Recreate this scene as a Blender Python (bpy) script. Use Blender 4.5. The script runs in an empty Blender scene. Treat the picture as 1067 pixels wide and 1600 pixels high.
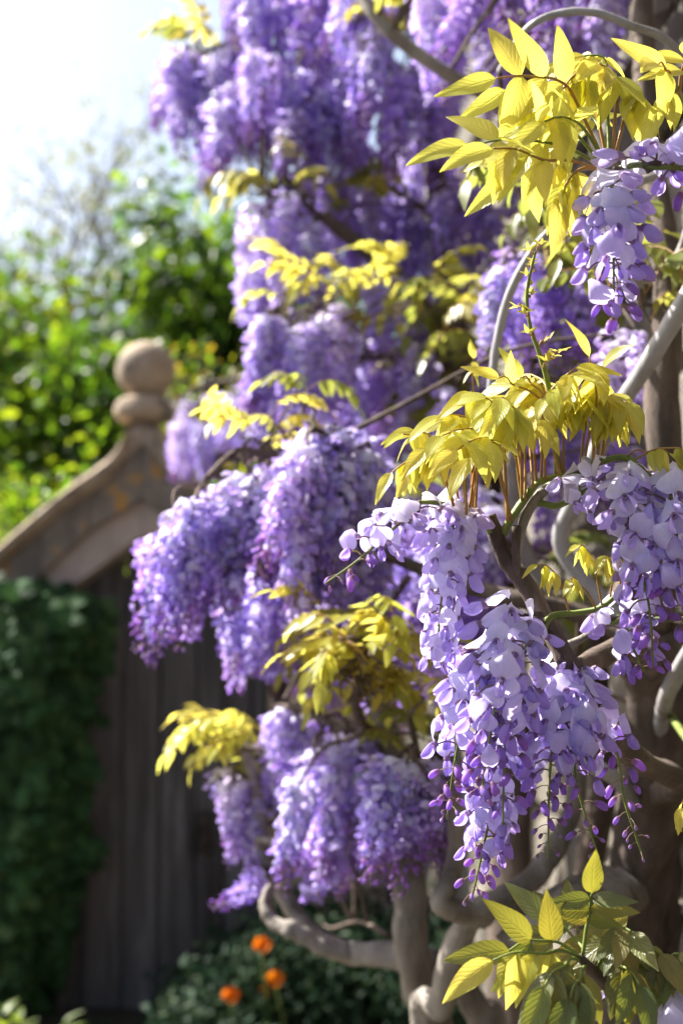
import bpy, math, random
import numpy as np
from mathutils import Vector, Matrix

SC = bpy.context.scene
COL = SC.collection

# ------------------------------------------------------------------ camera
K = 36.0 / 50.0 / 1600.0            # metres per photo pixel at one metre
TILT = math.atan(200 * K)
CAM = Vector((0, 0, 1.5))
FWD = Vector((0, math.cos(TILT), math.sin(TILT)))
UPV = Vector((0, -math.sin(TILT), math.cos(TILT)))
cd = bpy.data.cameras.new('camera')
cam = bpy.data.objects.new('camera', cd)
COL.objects.link(cam)
cam.location = CAM
cam.rotation_euler = (math.pi / 2 + TILT, 0, 0)
cd.sensor_fit = 'VERTICAL'
cd.sensor_height = 36
cd.sensor_width = 24
cd.lens = 50
cd.clip_start = 0.05
cd.clip_end = 500
cd.dof.use_dof = True
cd.dof.focus_distance = 1.30
cd.dof.aperture_fstop = 4.2
SC.camera = cam

# ------------------------------------------------------------------ sky and sun
SUN_AZ = math.radians(-60)          # from +Y towards -X
SUN_EL = math.radians(45)
world = bpy.data.worlds.new('World')
SC.world = world
world.use_nodes = True
wn = world.node_tree
wn.nodes.clear()
sky = wn.nodes.new('ShaderNodeTexSky')
sky.sky_type = 'NISHITA'
sky.sun_disc = False
sky.sun_elevation = SUN_EL
sky.sun_rotation = SUN_AZ
sky.air_density = 1.0
sky.dust_density = 4.2
bg = wn.nodes.new('ShaderNodeBackground')
bg.inputs[1].default_value = 0.068
wo = wn.nodes.new('ShaderNodeOutputWorld')
wn.links.new(sky.outputs[0], bg.inputs[0])
wn.links.new(bg.outputs[0], wo.inputs[0])

sd = bpy.data.lights.new('sun', 'SUN')
sd.energy = 5.0
sd.angle = math.radians(0.53)
sd.color = (1.0, 0.96, 0.90)
sun = bpy.data.objects.new('sun', sd)
COL.objects.link(sun)
sun.location = (-4, 6, 8)
SD = Vector((math.sin(SUN_AZ) * math.cos(SUN_EL), math.cos(SUN_AZ) * math.cos(SUN_EL), math.sin(SUN_EL)))
sun.rotation_euler = SD.to_track_quat('Z', 'Y').to_euler()

vs = SC.view_settings
vs.view_transform = 'Standard'
vs.look = 'None'
vs.exposure = 1.9
vs.gamma = 1.0
vs.use_curve_mapping = False
SC.cycles.use_denoising = True
SC.cycles.max_bounces = 8
SC.cycles.transparent_max_bounces = 4
SC.cycles.caustics_reflective = False
SC.cycles.caustics_refractive = False
SC.cycles.sample_clamp_indirect = 6


def P(px, py, d):
    """photo pixel at a depth in metres -> point in the place"""
    return CAM + d * (FWD + Vector(((px - 533.5) * K, 0, 0)) + (800 - py) * K * UPV)


# ------------------------------------------------------------------ materials
def new_mat(name):
    m = bpy.data.materials.new(name)
    m.use_nodes = True
    m.node_tree.nodes.clear()
    return m, m.node_tree.nodes, m.node_tree.links


def ramp(n, stops):
    r = n.new('ShaderNodeValToRGB')
    e = r.color_ramp.elements
    while len(e) > 1:
        e.remove(e[-1])
    e[0].position = stops[0][0]
    e[0].color = (*stops[0][1], 1)
    for p, c in stops[1:]:
        x = e.new(p)
        x.color = (*c, 1)
    return r


def noise(n, l, vec, scale, detail=5, rough=0.6):
    t = n.new('ShaderNodeTexNoise')
    t.inputs['Scale'].default_value = scale
    t.inputs['Detail'].default_value = detail
    t.inputs['Roughness'].default_value = rough
    if vec is not None:
        l.new(vec, t.inputs['Vector'])
    return t


def mapped(n, l, scale=(1, 1, 1), out='Object'):
    c = n.new('ShaderNodeTexCoord')
    m = n.new('ShaderNodeMapping')
    m.inputs['Scale'].default_value = scale
    l.new(c.outputs[out], m.inputs[0])
    return m.outputs[0]


def mixc(n, l, fac, a, b, mode='MIX'):
    x = n.new('ShaderNodeMix')
    x.data_type = 'RGBA'
    x.blend_type = mode
    for sock, val in ((x.inputs[0], fac), (x.inputs[6], a), (x.inputs[7], b)):
        if hasattr(val, 'is_output'):
            l.new(val, sock)
        elif isinstance(val, (int, float)):
            sock.default_value = val
        else:
            sock.default_value = (*val, 1)
    return x.outputs[2]


def solid(name, stops, scale=8, bump=0.4, bscale=40, rough=0.85, stretch=(1, 1, 1), patches=(), dist=0.01, spec=0.3):
    """rough natural surface: noise colours, patches of other colours, fine relief"""
    m, n, l = new_mat(name)
    v = mapped(n, l, stretch)
    oi = n.new('ShaderNodeObjectInfo')
    ad = n.new('ShaderNodeVectorMath')
    sc_ = n.new('ShaderNodeVectorMath')
    sc_.operation = 'SCALE'
    sc_.inputs[0].default_value = (13.7, 7.3, 21.1)
    l.new(oi.outputs['Random'], sc_.inputs['Scale'])
    l.new(v, ad.inputs[0])
    l.new(sc_.outputs[0], ad.inputs[1])
    v = ad.outputs[0]
    t = noise(n, l, v, scale, 8, 0.65)
    r = ramp(n, stops)
    l.new(t.outputs[0], r.inputs[0])
    col = r.outputs[0]
    for i, (ps, lo, hi, pc) in enumerate(patches):
        pt = noise(n, l, v, ps, 6, 0.7)
        pr = ramp(n, [(lo, (0, 0, 0)), (hi, (1, 1, 1))])
        l.new(pt.outputs[1 if i % 2 else 0], pr.inputs[0])
        col = mixc(n, l, pr.outputs[0], col, pc)
    b = n.new('ShaderNodeBsdfPrincipled')
    b.inputs['Roughness'].default_value = rough
    b.inputs['Specular IOR Level'].default_value = spec
    l.new(col, b.inputs['Base Color'])
    bt = noise(n, l, v, bscale, 6, 0.7)
    bp = n.new('ShaderNodeBump')
    bp.inputs['Strength'].default_value = bump
    bp.inputs['Distance'].default_value = dist
    l.new(bt.outputs[0], bp.inputs['Height'])
    l.new(bp.outputs[0], b.inputs['Normal'])
    o = n.new('ShaderNodeOutputMaterial')
    l.new(b.outputs[0], o.inputs[0])
    return m


def thin(name, tint=(1, 1, 1), trans=0.45, rough=0.5, spec=0.3, veins=0.0, tcol=None, var=0.12, attr=True, base=None):
    """thin petal or leaf tissue: reflects on one side, lets light through to the other"""
    m, n, l = new_mat(name)
    oi = n.new('ShaderNodeObjectInfo')
    if attr:
        a = n.new('ShaderNodeAttribute')
        a.attribute_name = 'Col'
        col = mixc(n, l, 1.0, a.outputs['Color'], tint, 'MULTIPLY')
    else:
        col = mixc(n, l, 1.0, base, tint, 'MULTIPLY')
    hs = n.new('ShaderNodeHueSaturation')
    mr = n.new('ShaderNodeMapRange')
    mr.inputs[3].default_value = 1 - var
    mr.inputs[4].default_value = 1 + var
    l.new(oi.outputs['Random'], mr.inputs[0])
    l.new(mr.outputs[0], hs.inputs['Value'])
    mr2 = n.new('ShaderNodeMapRange')
    mr2.inputs[3].default_value = 0.5 - var * 0.12
    mr2.inputs[4].default_value = 0.5 + var * 0.12
    fr = n.new('ShaderNodeMath')
    fr.operation = 'FRACT'
    mu = n.new('ShaderNodeMath')
    mu.operation = 'MULTIPLY'
    mu.inputs[1].default_value = 17.3
    l.new(oi.outputs['Random'], mu.inputs[0])
    l.new(mu.outputs[0], fr.inputs[0])
    l.new(fr.outputs[0], mr2.inputs[0])
    l.new(mr2.outputs[0], hs.inputs['Hue'])
    l.new(col, hs.inputs['Color'])
    col = hs.outputs[0]
    nrm = None
    if attr and veins == 0 and name.startswith('petal'):
        uvm = n.new('ShaderNodeUVMap')
        mp = n.new('ShaderNodeMapping')
        mp.inputs['Scale'].default_value = (26, 2.2, 1)
        l.new(uvm.outputs[0], mp.inputs[0])
        vn = noise(n, l, mp.outputs[0], 1.0, 3, 0.6)
        vrp = ramp(n, [(0.42, (0, 0, 0)), (0.62, (1, 1, 1))])
        l.new(vn.outputs[0], vrp.inputs[0])
        vml = n.new('ShaderNodeMath')
        vml.operation = 'MULTIPLY'
        vml.inputs[1].default_value = 0.30
        l.new(vrp.outputs[0], vml.inputs[0])
        dk = mixc(n, l, 1.0, col, (0.80, 0.70, 0.94), 'MULTIPLY')
        col = mixc(n, l, vml.outputs[0], col, dk)
        bpp = n.new('ShaderNodeBump')
        bpp.inputs['Strength'].default_value = 0.35
        bpp.inputs['Distance'].default_value = 0.0006
        l.new(vn.outputs[0], bpp.inputs['Height'])
        nrm = bpp.outputs[0]
    if veins:
        uv = n.new('ShaderNodeUVMap')
        sx = n.new('ShaderNodeSeparateXYZ')
        l.new(uv.outputs[0], sx.inputs[0])
        ab = n.new('ShaderNodeMath')                      # |u - .5|
        ab.operation = 'SUBTRACT'
        ab.inputs[1].default_value = 0.5
        l.new(sx.outputs[0], ab.inputs[0])
        ab2 = n.new('ShaderNodeMath')
        ab2.operation = 'ABSOLUTE'
        l.new(ab.outputs[0], ab2.inputs[0])
        ph = n.new('ShaderNodeMath')                      # side veins run forward from the midrib
        ph.operation = 'MULTIPLY_ADD'
        ph.inputs[1].default_value = -0.55
        l.new(ab2.outputs[0], ph.inputs[0])
        l.new(sx.outputs[1], ph.inputs[2])
        f2 = n.new('ShaderNodeMath')
        f2.operation = 'MULTIPLY'
        f2.inputs[1].default_value = 58
        wn_ = noise(n, l, mapped(n, l), 5.0, 2, 0.5)
        wa = n.new('ShaderNodeMath')
        wa.operation = 'MULTIPLY_ADD'
        wa.inputs[1].default_value = 0.10
        l.new(wn_.outputs[0], wa.inputs[0])
        l.new(ph.outputs[0], wa.inputs[2])
        l.new(wa.outputs[0], f2.inputs[0])
        sn = n.new('ShaderNodeMath')
        sn.operation = 'SINE'
        l.new(f2.outputs[0], sn.inputs[0])
        vr = ramp(n, [(0.0, (0, 0, 0)), (0.72, (0.1, 0.1, 0.1)), (1.0, (1, 1, 1))])
        l.new(sn.outputs[0], vr.inputs[0])
        mid = ramp(n, [(0.0, (1, 1, 1)), (0.05, (0, 0, 0))])
        l.new(ab2.outputs[0], mid.inputs[0])
        vv = mixc(n, l, 1.0, vr.outputs[0], mid.outputs[0], 'LIGHTEN')
        vm = n.new('ShaderNodeMath')
        vm.operation = 'MULTIPLY'
        vm.inputs[1].default_value = 0.20
        l.new(vv, vm.inputs[0])
        dk = mixc(n, l, 1.0, col, (0.72, 0.74, 0.55), 'MULTIPLY')
        col = mixc(n, l, vm.outputs[0], col, dk)
        bp = n.new('ShaderNodeBump')
        bp.inputs['Strength'].default_value = veins
        bp.inputs['Distance'].default_value = 0.0015
        bp.invert = True
        l.new(vv, bp.inputs['Height'])
        nrm = bp.outputs[0]
    b = n.new('ShaderNodeBsdfPrincipled')
    b.inputs['Roughness'].default_value = rough
    b.inputs['Specular IOR Level'].default_value = spec
    l.new(col, b.inputs['Base Color'])
    t = n.new('ShaderNodeBsdfTranslucent')
    if tcol:
        tc = mixc(n, l, 1.0, col, tcol, 'MULTIPLY')
        l.new(tc, t.inputs[0])
    else:
        l.new(col, t.inputs[0])
    if nrm:
        l.new(nrm, b.inputs['Normal'])
        l.new(nrm, t.inputs['Normal'])
    mx = n.new('ShaderNodeMixShader')
    mx.inputs[0].default_value = trans
    l.new(b.outputs[0], mx.inputs[1])
    l.new(t.outputs[0], mx.inputs[2])
    o = n.new('ShaderNodeOutputMaterial')
    l.new(mx.outputs[0], o.inputs[0])
    return m


M = {}
M['petal'] = thin('petal', trans=0.58, rough=0.45, spec=0.25, var=0.09)
M['petal_far'] = thin('petal_far', trans=0.52, rough=0.4, spec=0.35, var=0.13)
M['leaf'] = thin('young_leaf', trans=0.60, rough=0.33, spec=0.5, veins=0.25, var=0.12, tcol=(1.85, 1.65, 1.5))
M['leaf_far'] = thin('young_leaf_far', trans=0.60, rough=0.35, spec=0.5, var=0.15, tcol=(1.85, 1.65, 1.5))
M['leaf_dark'] = thin('mature_leaf', trans=0.35, rough=0.38, spec=0.5, veins=0.4, var=0.25, tcol=(2.6, 2.2, 0.8))
M['tree_leaf'] = thin('tree_leaf', trans=0.5, rough=0.4, spec=0.4, var=0.1, tcol=(1.7, 1.75, 0.5))
M['ivy_leaf'] = thin('ivy_leaf', trans=0.2, rough=0.65, spec=0.12, var=0.25)
M['poppy'] = thin('poppy_petal', trans=0.4, rough=0.5, spec=0.2, var=0.06)
M['stem'] = solid('green_stem', [(0.3, (0.10, 0.15, 0.03)), (0.7, (0.20, 0.24, 0.05))], 30, 0.2, 200, 0.5)
M['petiole'] = solid('reddish_leaf_stalk', [(0.3, (0.24, 0.17, 0.04)), (0.7, (0.38, 0.17, 0.05))], 25, 0.1, 200, 0.45)
M['bark_grey'] = solid('smooth_grey_bark', [(0.25, (0.10, 0.085, 0.065)), (0.5, (0.26, 0.23, 0.195)), (0.75, (0.42, 0.385, 0.335))],
                       16, 0.9, 70, 0.8, (1, 1, 0.5), [(5, 0.55, 0.65, (0.10, 0.085, 0.06))], 0.006)
M['bark_brown'] = solid('flaking_brown_bark', [(0.3, (0.045, 0.034, 0.027)), (0.55, (0.115, 0.085, 0.066)), (0.8, (0.24, 0.195, 0.155))],
                        28, 1.0, 90, 0.85, (1, 1, 0.4), (), 0.004)
M['cane'] = solid('pale_cane_bark', [(0.3, (0.20, 0.19, 0.19)), (0.7, (0.36, 0.35, 0.35))], 20, 0.4, 90, 0.5, (1, 1, 0.4), [(8, 0.56, 0.66, (0.14, 0.11, 0.08))], 0.003)
M['bark_tree'] = solid('tree_bark', [(0.3, (0.04, 0.032, 0.025)), (0.7, (0.12, 0.10, 0.08))], 10, 0.7, 40, 0.9)
M['limestone'] = solid('weathered_limestone', [(0.25, (0.22, 0.16, 0.11)), (0.5, (0.36, 0.28, 0.20)), (0.8, (0.46, 0.38, 0.29))],
                       5, 0.6, 45, 0.9, (1, 1, 1),
                       [(6, 0.54, 0.62, (0.12, 0.105, 0.09)), (9, 0.60, 0.66, (0.50, 0.27, 0.05)), (11, 0.62, 0.68, (0.60, 0.58, 0.52))], 0.008)
M['limestone_dark'] = solid('lichened_limestone', [(0.25, (0.10, 0.085, 0.07)), (0.5, (0.20, 0.17, 0.14)), (0.8, (0.34, 0.30, 0.24))],
                            7, 0.7, 50, 0.9, (1, 1, 1),
                            [(7, 0.58, 0.64, (0.46, 0.24, 0.05)), (10, 0.60, 0.66, (0.55, 0.55, 0.52))], 0.01)
M['limestone_plain'] = solid('smooth_limestone', [(0.25, (0.34, 0.27, 0.22)), (0.75, (0.48, 0.40, 0.34))], 4, 0.4, 60, 0.9)
M['wall_stone'] = solid('house_wall_stone', [(0.25, (0.08, 0.07, 0.055)), (0.5, (0.14, 0.125, 0.10)), (0.8, (0.21, 0.185, 0.15))],
                        6, 0.7, 50, 0.9, (1, 1, 1), [(5, 0.56, 0.66, (0.12, 0.11, 0.09))], 0.01)
M['mortar'] = solid('mortar', [(0.3, (0.10, 0.09, 0.075)), (0.7, (0.18, 0.16, 0.135))], 12, 0.6, 80, 0.95)
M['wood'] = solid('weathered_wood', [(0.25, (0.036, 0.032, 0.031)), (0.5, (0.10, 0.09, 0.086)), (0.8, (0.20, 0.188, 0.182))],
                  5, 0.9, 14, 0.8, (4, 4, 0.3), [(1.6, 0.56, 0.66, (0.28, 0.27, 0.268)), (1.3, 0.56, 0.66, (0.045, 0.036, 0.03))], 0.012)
M['iron'] = solid('rusted_iron', [(0.3, (0.02, 0.018, 0.016)), (0.7, (0.06, 0.04, 0.03))], 30, 0.5, 120, 0.6)
M['soil'] = solid('dark_soil', [(0.3, (0.03, 0.024, 0.018)), (0.7, (0.085, 0.065, 0.045))], 6, 0.9, 40, 0.95, (1, 1, 1), [(3, 0.5, 0.62, (0.03, 0.05, 0.015))], 0.03)
M['flag'] = solid('path_flagstone', [(0.3, (0.16, 0.14, 0.115)), (0.7, (0.30, 0.27, 0.225))], 5, 0.6, 50, 0.9)


# ------------------------------------------------------------------ mesh tools
class MB:
    def __init__(s):
        s.v, s.f, s.c, s.uv, s.m = [], [], [], [], []
        s.n = 0

    def add(s, V, F, C=(0.5, 0.5, 0.5), mat=0, UV=None):
        V = np.asarray(V, float)
        s.v.append(V)
        s.f += [tuple(i + s.n for i in f) for f in F]
        C = np.asarray(C, float)
        s.c.append(np.tile(C, (len(V), 1)) if C.ndim == 1 else C)
        s.uv.append(np.zeros((len(V), 2)) if UV is None else np.asarray(UV, float))
        s.m += [mat] * len(F)
        s.n += len(V)

    def tmpl(s):
        return (np.concatenate(s.v), list(s.f), np.concatenate(s.c), np.concatenate(s.uv), list(s.m))

    def put(s, T, mx, tint=None):
        V, F, C, UV, m = T
        A = np.array(mx)
        n0 = s.n
        s.v.append(V @ A[:3, :3].T + A[:3, 3])
        s.f += [tuple(i + n0 for i in f) for f in F]
        s.c.append(C if tint is None else C * np.asarray(tint))
        s.uv.append(UV)
        s.m += m
        s.n += len(V)

    def mesh(s, name, mats, smooth=True):
        V = np.concatenate(s.v)
        me = bpy.data.meshes.new(name)
        me.from_pydata(V.tolist(), [], s.f)
        for mt in mats:
            me.materials.append(M[mt])
        me.polygons.foreach_set('material_index', s.m)
        if smooth:
            me.polygons.foreach_set('use_smooth', [True] * len(s.f))
        C = np.concatenate(s.c)
        a = me.color_attributes.new('Col', 'FLOAT_COLOR', 'POINT')
        a.data.foreach_set('color', np.hstack([C, np.ones((len(C), 1))]).ravel())
        UV = np.concatenate(s.uv)
        ul = me.uv_layers.new(name='UVMap')
        li = np.empty(len(me.loops), int)
        me.loops.foreach_get('vertex_index', li)
        ul.data.foreach_set('uv', UV[li].ravel())
        me.update()
        return me


WORLD = {}


def place(name, data, parent=None, mx=None, label=None, cat=None, group=None, kind=None):
    o = bpy.data.objects.new(name, data)
    COL.objects.link(o)
    mx = mx.copy() if mx is not None else Matrix.Identity(4)
    WORLD[o] = mx
    if parent is not None:
        o.parent = parent
        o.matrix_local = WORLD[parent].inverted() @ mx
    else:
        o.matrix_local = mx
    for k_, v_ in (('label', label), ('category', cat), ('group', group), ('kind', kind)):
        if v_:
            o[k_] = v_
    return o


def thing(name, loc, label, cat, group=None):
    return place(name, None, None, Matrix.Translation(Vector(loc)), label, cat, group)


def grid(nu, nv, fn):
    V, UV = [], []
    for j in range(nv + 1):
        for i in range(nu + 1):
            u, v = i / nu, j / nv
            V.append(fn(u * 2 - 1, v))
            UV.append((u, v))
    F = [(j * (nu + 1) + i, j * (nu + 1) + i + 1, (j + 1) * (nu + 1) + i + 1, (j + 1) * (nu + 1) + i)
         for j in range(nv) for i in range(nu)]
    return np.array(V), F, np.array(UV)


def catmull(pts, n):
    pts = [Vector(p) for p in pts]
    if len(pts) == 2:
        return [pts[0].lerp(pts[1], i / n) for i in range(n + 1)]
    ex = [pts[0] * 2 - pts[1]] + pts + [pts[-1] * 2 - pts[-2]]
    out = []
    for i in range(len(pts) - 1):
        a, b, c, d = ex[i:i + 4]
        for k in range(n):
            t = k / n
            out.append(0.5 * ((2 * b) + (c - a) * t + (2 * a - 5 * b + 4 * c - d) * t * t + (3 * b - a - 3 * c + d) * t ** 3))
    out.append(pts[-1].copy())
    return out


def tube(pts, radii, seg=6, wob=0.0, rng=None, cap=True):
    """swept tube; radii per point"""
    n = len(pts)
    V, F, UV = [], [], []
    t0 = (pts[1] - pts[0]).normalized()
    nrm = t0.orthogonal().normalized()
    for i in range(n):
        t = (pts[min(i + 1, n - 1)] - pts[max(i - 1, 0)])
        if t.length < 1e-9:
            t = t0
        t = t.normalized()
        nrm = (nrm - t * nrm.dot(t))
        nrm = nrm.normalized() if nrm.length > 1e-6 else t.orthogonal().normalized()
        b = t.cross(nrm)
        for k in range(seg):
            a = 2 * math.pi * k / seg
            r = radii[i]
            if wob:
                r *= 1 + 0.6 * wob * (rng.random() - 0.5) + 0.5 * wob * math.sin(3 * a + i * 0.12) + 0.3 * wob * math.sin(2 * a - i * 0.2)
            V.append(pts[i] + (nrm * math.cos(a) + b * math.sin(a)) * r)
            UV.append((k / seg, i / n))
    for i in range(n - 1):
        for k in range(seg):
            k2 = (k + 1) % seg
            F.append((i * seg + k, i * seg + k2, (i + 1) * seg + k2, (i + 1) * seg + k))
    if cap:
        F.append(tuple(range(seg - 1, -1, -1)))
        F.append(tuple((n - 1) * seg + k for k in range(seg)))
    return np.array([tuple(v) for v in V]), F, np.array(UV)


def lerp(a, b, t):
    return np.asarray(a, float) * (1 - t) + np.asarray(b, float) * t


def frame(x, up, pos, s=1.0):
    """matrix whose x axis is x and whose z axis leans to up"""
    x = Vector(x).normalized()
    z = Vector(up) - x * Vector(up).dot(x)
    z = z.normalized() if z.length > 1e-5 else x.orthogonal().normalized()
    y = z.cross(x)
    m = Matrix(((x.x, y.x, z.x, pos[0]), (x.y, y.y, z.y, pos[1]), (x.z, y.z, z.z, pos[2]), (0, 0, 0, 1)))
    return m @ Matrix.Diagonal((s, s, s, 1))


# ------------------------------------------------------------------ wisteria flower, bud, leaf templates
PALE = (0.86, 0.845, 0.965)
LILAC = (0.68, 0.605, 0.92)
WING0 = (0.61, 0.52, 0.89)
WING1 = (0.41, 0.25, 0.74)
BUD1 = (0.44, 0.19, 0.65)


def flower_tmpl(age, rng, det=2, ped=0.017):
    """age 0 wide open and pale ... 1 just opening and violet. origin on the rachis, +x outwards, +z up"""
    mb = MB()
    nb = (3, 5, 9)[det]
    base = Vector((ped * 0.95, 0, -ped * 0.22))
    # stalk and calyx
    pv, pf, _ = tube(catmull([(0, 0, 0), (ped * 0.5, 0, 0.001), base], 2), [0.0007] * 5, 3 if det < 2 else 5, cap=False)
    mb.add(pv, pf, lerp((0.36, 0.32, 0.16), (0.34, 0.20, 0.30), rng.random()))
    sg = 4 if det < 2 else 7
    cv, cf, _ = tube([base + Vector((-0.0015, 0, 0)), base + Vector((0.0012, 0, -0.0004)), base + Vector((0.0040, 0, -0.0014))],
                     [0.0008, 0.0026, 0.0027], sg, cap=False)
    mb.add(cv, cf, lerp((0.44, 0.33, 0.40), (0.34, 0.20, 0.38), age))
    b0 = base + Vector((0.0022, 0, 0.0006))
    # banner
    W = 0.0225 * rng.uniform(0.92, 1.08)
    H = 0.0205 * rng.uniform(0.92, 1.08)
    tilt = math.radians(rng.uniform(8, 48) * (1 - age) - 22 * age)
    close = 0.25 + 0.9 * age
    fold = rng.uniform(-0.35, 1.0) * 0.006 + close * 0.0050
    cup = rng.uniform(-0.0025, 0.0045)
    ruf = rng.uniform(0.0006, 0.0020)
    curl = rng.uniform(-0.003, 0.006)
    skew = rng.uniform(-0.12, 0.12)
    wav = rng.uniform(0, 6)

    def ban(u, v):
        w = W / 2 * max(0.0, math.sin(math.pi * min(1, v * 0.88 + 0.11))) ** 0.62 * (1 - 0.30 * age)
        y = u * w
        z = H * (v - 0.16 * v * u * u - 0.05 * v * math.exp(-(u / 0.2) ** 2))
        x = -fold * u * u * (0.4 + v) + cup * math.sin(math.pi * v * 0.9) - 0.0018 * math.exp(-(u / 0.13) ** 2) * v
        x += ruf * math.sin(4.5 * u + wav) * v * v + ruf * 0.8 * math.sin(7 * v + wav * 2) * abs(u) - curl * (max(0, v - 0.6) / 0.4) ** 2
        return (x * math.cos(tilt) - z * math.sin(tilt), y + skew * z, x * math.sin(tilt) + z * math.cos(tilt))
    V, F, UV = grid(nb, nb, ban)
    a2 = min(1, age * 1.15)
    top = lerp(PALE, LILAC, a2)
    Cb = np.array([lerp(lerp(top, (0.48, 0.40, 0.84), 0.35 * (1 - v)), (0.66, 0.62, 0.34), max(0, 0.75 - 4.2 * math.hypot((u * 2 - 1) * 0.45, v)))
                   for u, v in UV])
    mb.add(V + np.array(b0), F, Cb, 0, UV)
    # wings and keel
    L = 0.0155 * rng.uniform(0.92, 1.08)
    wd = 0.0042
    ang = math.radians(rng.uniform(22, 50))
    D = Vector((math.sin(ang), 0, -math.cos(ang)))
    E = Vector((math.cos(ang), 0, math.sin(ang)))
    wc = lerp(lerp(WING0, WING1, age), WING1, rng.random() * 0.4)
    spl = rng.uniform(0.0, 1.0) * (1 - age)
    for s in (-1, 1):
        def wing(u, v, s=s):
            w = wd * max(0.05, math.sin(math.pi * min(1, 0.08 + v * 0.86))) ** 0.7
            p = D * (L * v) + E * (u * w - 0.0028 * math.sin(v * 2.4)) + Vector((0, s, 0)) * (
                0.0006 + (0.0034 + 0.002 * spl) * math.sin(math.pi * min(1, v * 0.95)) * (1 - 0.75 * u * u) + spl * 0.003 * v)
            return tuple(p)
        V, F, UV = grid(*((2, 2), (3, 4), (5, 6))[det], wing)
        Cw = np.array([lerp(wc, lerp(wc, (0.62, 0.54, 0.86), 0.5), 0.7 * (1 - v)) for u, v in UV])
        mb.add(V + np.array(b0), F, Cw, 0, UV)
    return mb.tmpl()


def bud_tmpl(size, rng, det=2, ped=0.015):
    """closed bud: size 1 = fat violet bud, 0.3 = small grey-violet bud"""
    mb = MB()
    base = Vector((ped * 0.96, 0, -ped * 0.12))
    pv, pf, _ = tube(catmull([(0, 0, 0), (ped * 0.5, 0, 0.0008), base], 2), [0.00055] * 5, 3 if det < 2 else 5, cap=False)
    mb.add(pv, pf, lerp((0.36, 0.32, 0.16), (0.36, 0.20, 0.28), rng.random()))
    L = 0.0165 * size
    R = 0.0041 * size ** 0.8
    ang = math.radians(rng.uniform(15, 65))
    D = Vector((math.sin(ang), 0, -math.cos(ang)))
    cur = Vector((math.cos(ang), 0, math.sin(ang)))
    n = (4, 6, 9)[det]
    pts, rad = [], []
    for i in range(n + 1):
        t = i / n
        pts.append(base + D * (L * t) + cur * (0.16 * L * math.sin(t * 2.4)))
        rad.append(R * (0.34 + 0.66 * math.sin(math.pi * min(1, 0.12 + 0.80 * t)) ** 0.9) if t < 0.99 else R * 0.25)
    V, F, UV = tube(pts, rad, (5, 6, 9)[det])
    V = V * 1.0
    small = max(0, min(1, (0.75 - size) / 0.45))
    body = lerp(lerp(WING1, BUD1, rng.random()), (0.36, 0.28, 0.36), small * 0.85)
    cc = np.array([lerp((0.30, 0.18, 0.26), lerp(body, lerp(body, LILAC, 0.35), rng.random() * 0.5), min(1, max(0, (v - 0.16) * 6))) for u, v in UV])
    mb.add(V, F, cc, 0, UV)
    return mb.tmpl()


def leaflet_tmpl(rng, nu=4, nv=8, wr=0.19, col=(0.33, 0.34, 0.045), ):
    """unit-length leaflet along +x, upper face +z, pointed tip"""
    mb = MB()
    fold = rng.uniform(0.10, 0.35)
    droop = rng.uniform(0.05, 0.32)
    wavy = rng.uniform(0, 6)
    side = rng.uniform(-0.06, 0.06)

    def f(u, v):
        w = wr * (math.sin(math.pi * v ** 0.72) ** 0.85 if 0 < v < 1 else 0) * (1 - 0.25 * v) + 0.004
        if v > 0.86:
            w *= 1 - 0.25 * (v - 0.86) / 0.14
        z = fold * abs(u) * w - droop * v * v + 0.012 * math.sin(9 * v + wavy + 2 * u) * abs(u)
        return (v - 0.10 * droop * v * v, u * w + side * math.sin(math.pi * v), z)
    V, F, UV = grid(nu, nv, f)
    cc = np.array([np.asarray(col) * (1 - 0.12 * abs(u * 2 - 1)) for u, v in UV])
    mb.add(V, F, cc, 0, UV)
    return mb.tmpl()


RF = random.Random(11)
LOW_OPEN = [[flower_tmpl(a, RF, 1) for _ in range(4)] for a in (0.0, 0.25, 0.5, 0.8)]
LOW_BUD = [[bud_tmpl(s, RF, 0) for _ in range(2)] for s in (1.0, 0.75, 0.5, 0.35)]


def raceme_nodes(n, rng, a0=0.0, a1=1.0, wide=1.0):
    """fraction along the rachis, azimuth, rise, age, scale for each flower"""
    out = []
    for i in range(n):
        t = (i + rng.uniform(-0.3, 0.3)) / n
        t = max(0.0, min(1, t))
        age = a0 + (a1 - a0) * t + rng.uniform(-0.10, 0.10)
        az = i * 2.39996 + rng.uniform(-0.35, 0.35)
        rise = math.radians(22 - 48 * t + rng.uniform(-34, 30))
        s = wide * (1.10 - 0.34 * t) * rng.uniform(0.82, 1.12)
        out.append((t, az, rise, age, s))
    return out


def pick_low(age, rng):
    if age < 0.62:
        return rng.choice(LOW_OPEN[min(3, int(max(0, age) / 0.16))])
    k = 0 if age < 0.78 else 1 if age < 0.88 else 2 if age < 0.97 else 3
    return rng.choice(LOW_BUD[k])


def orient(az, rise, pos, s, rng, roll=0.25):
    d = Vector((math.cos(az) * math.cos(rise), math.sin(az) * math.cos(rise), math.sin(rise)))
    up = Vector((rng.uniform(-roll, roll), rng.uniform(-roll, roll), 1))
    return frame(d, up, pos, s)


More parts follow.
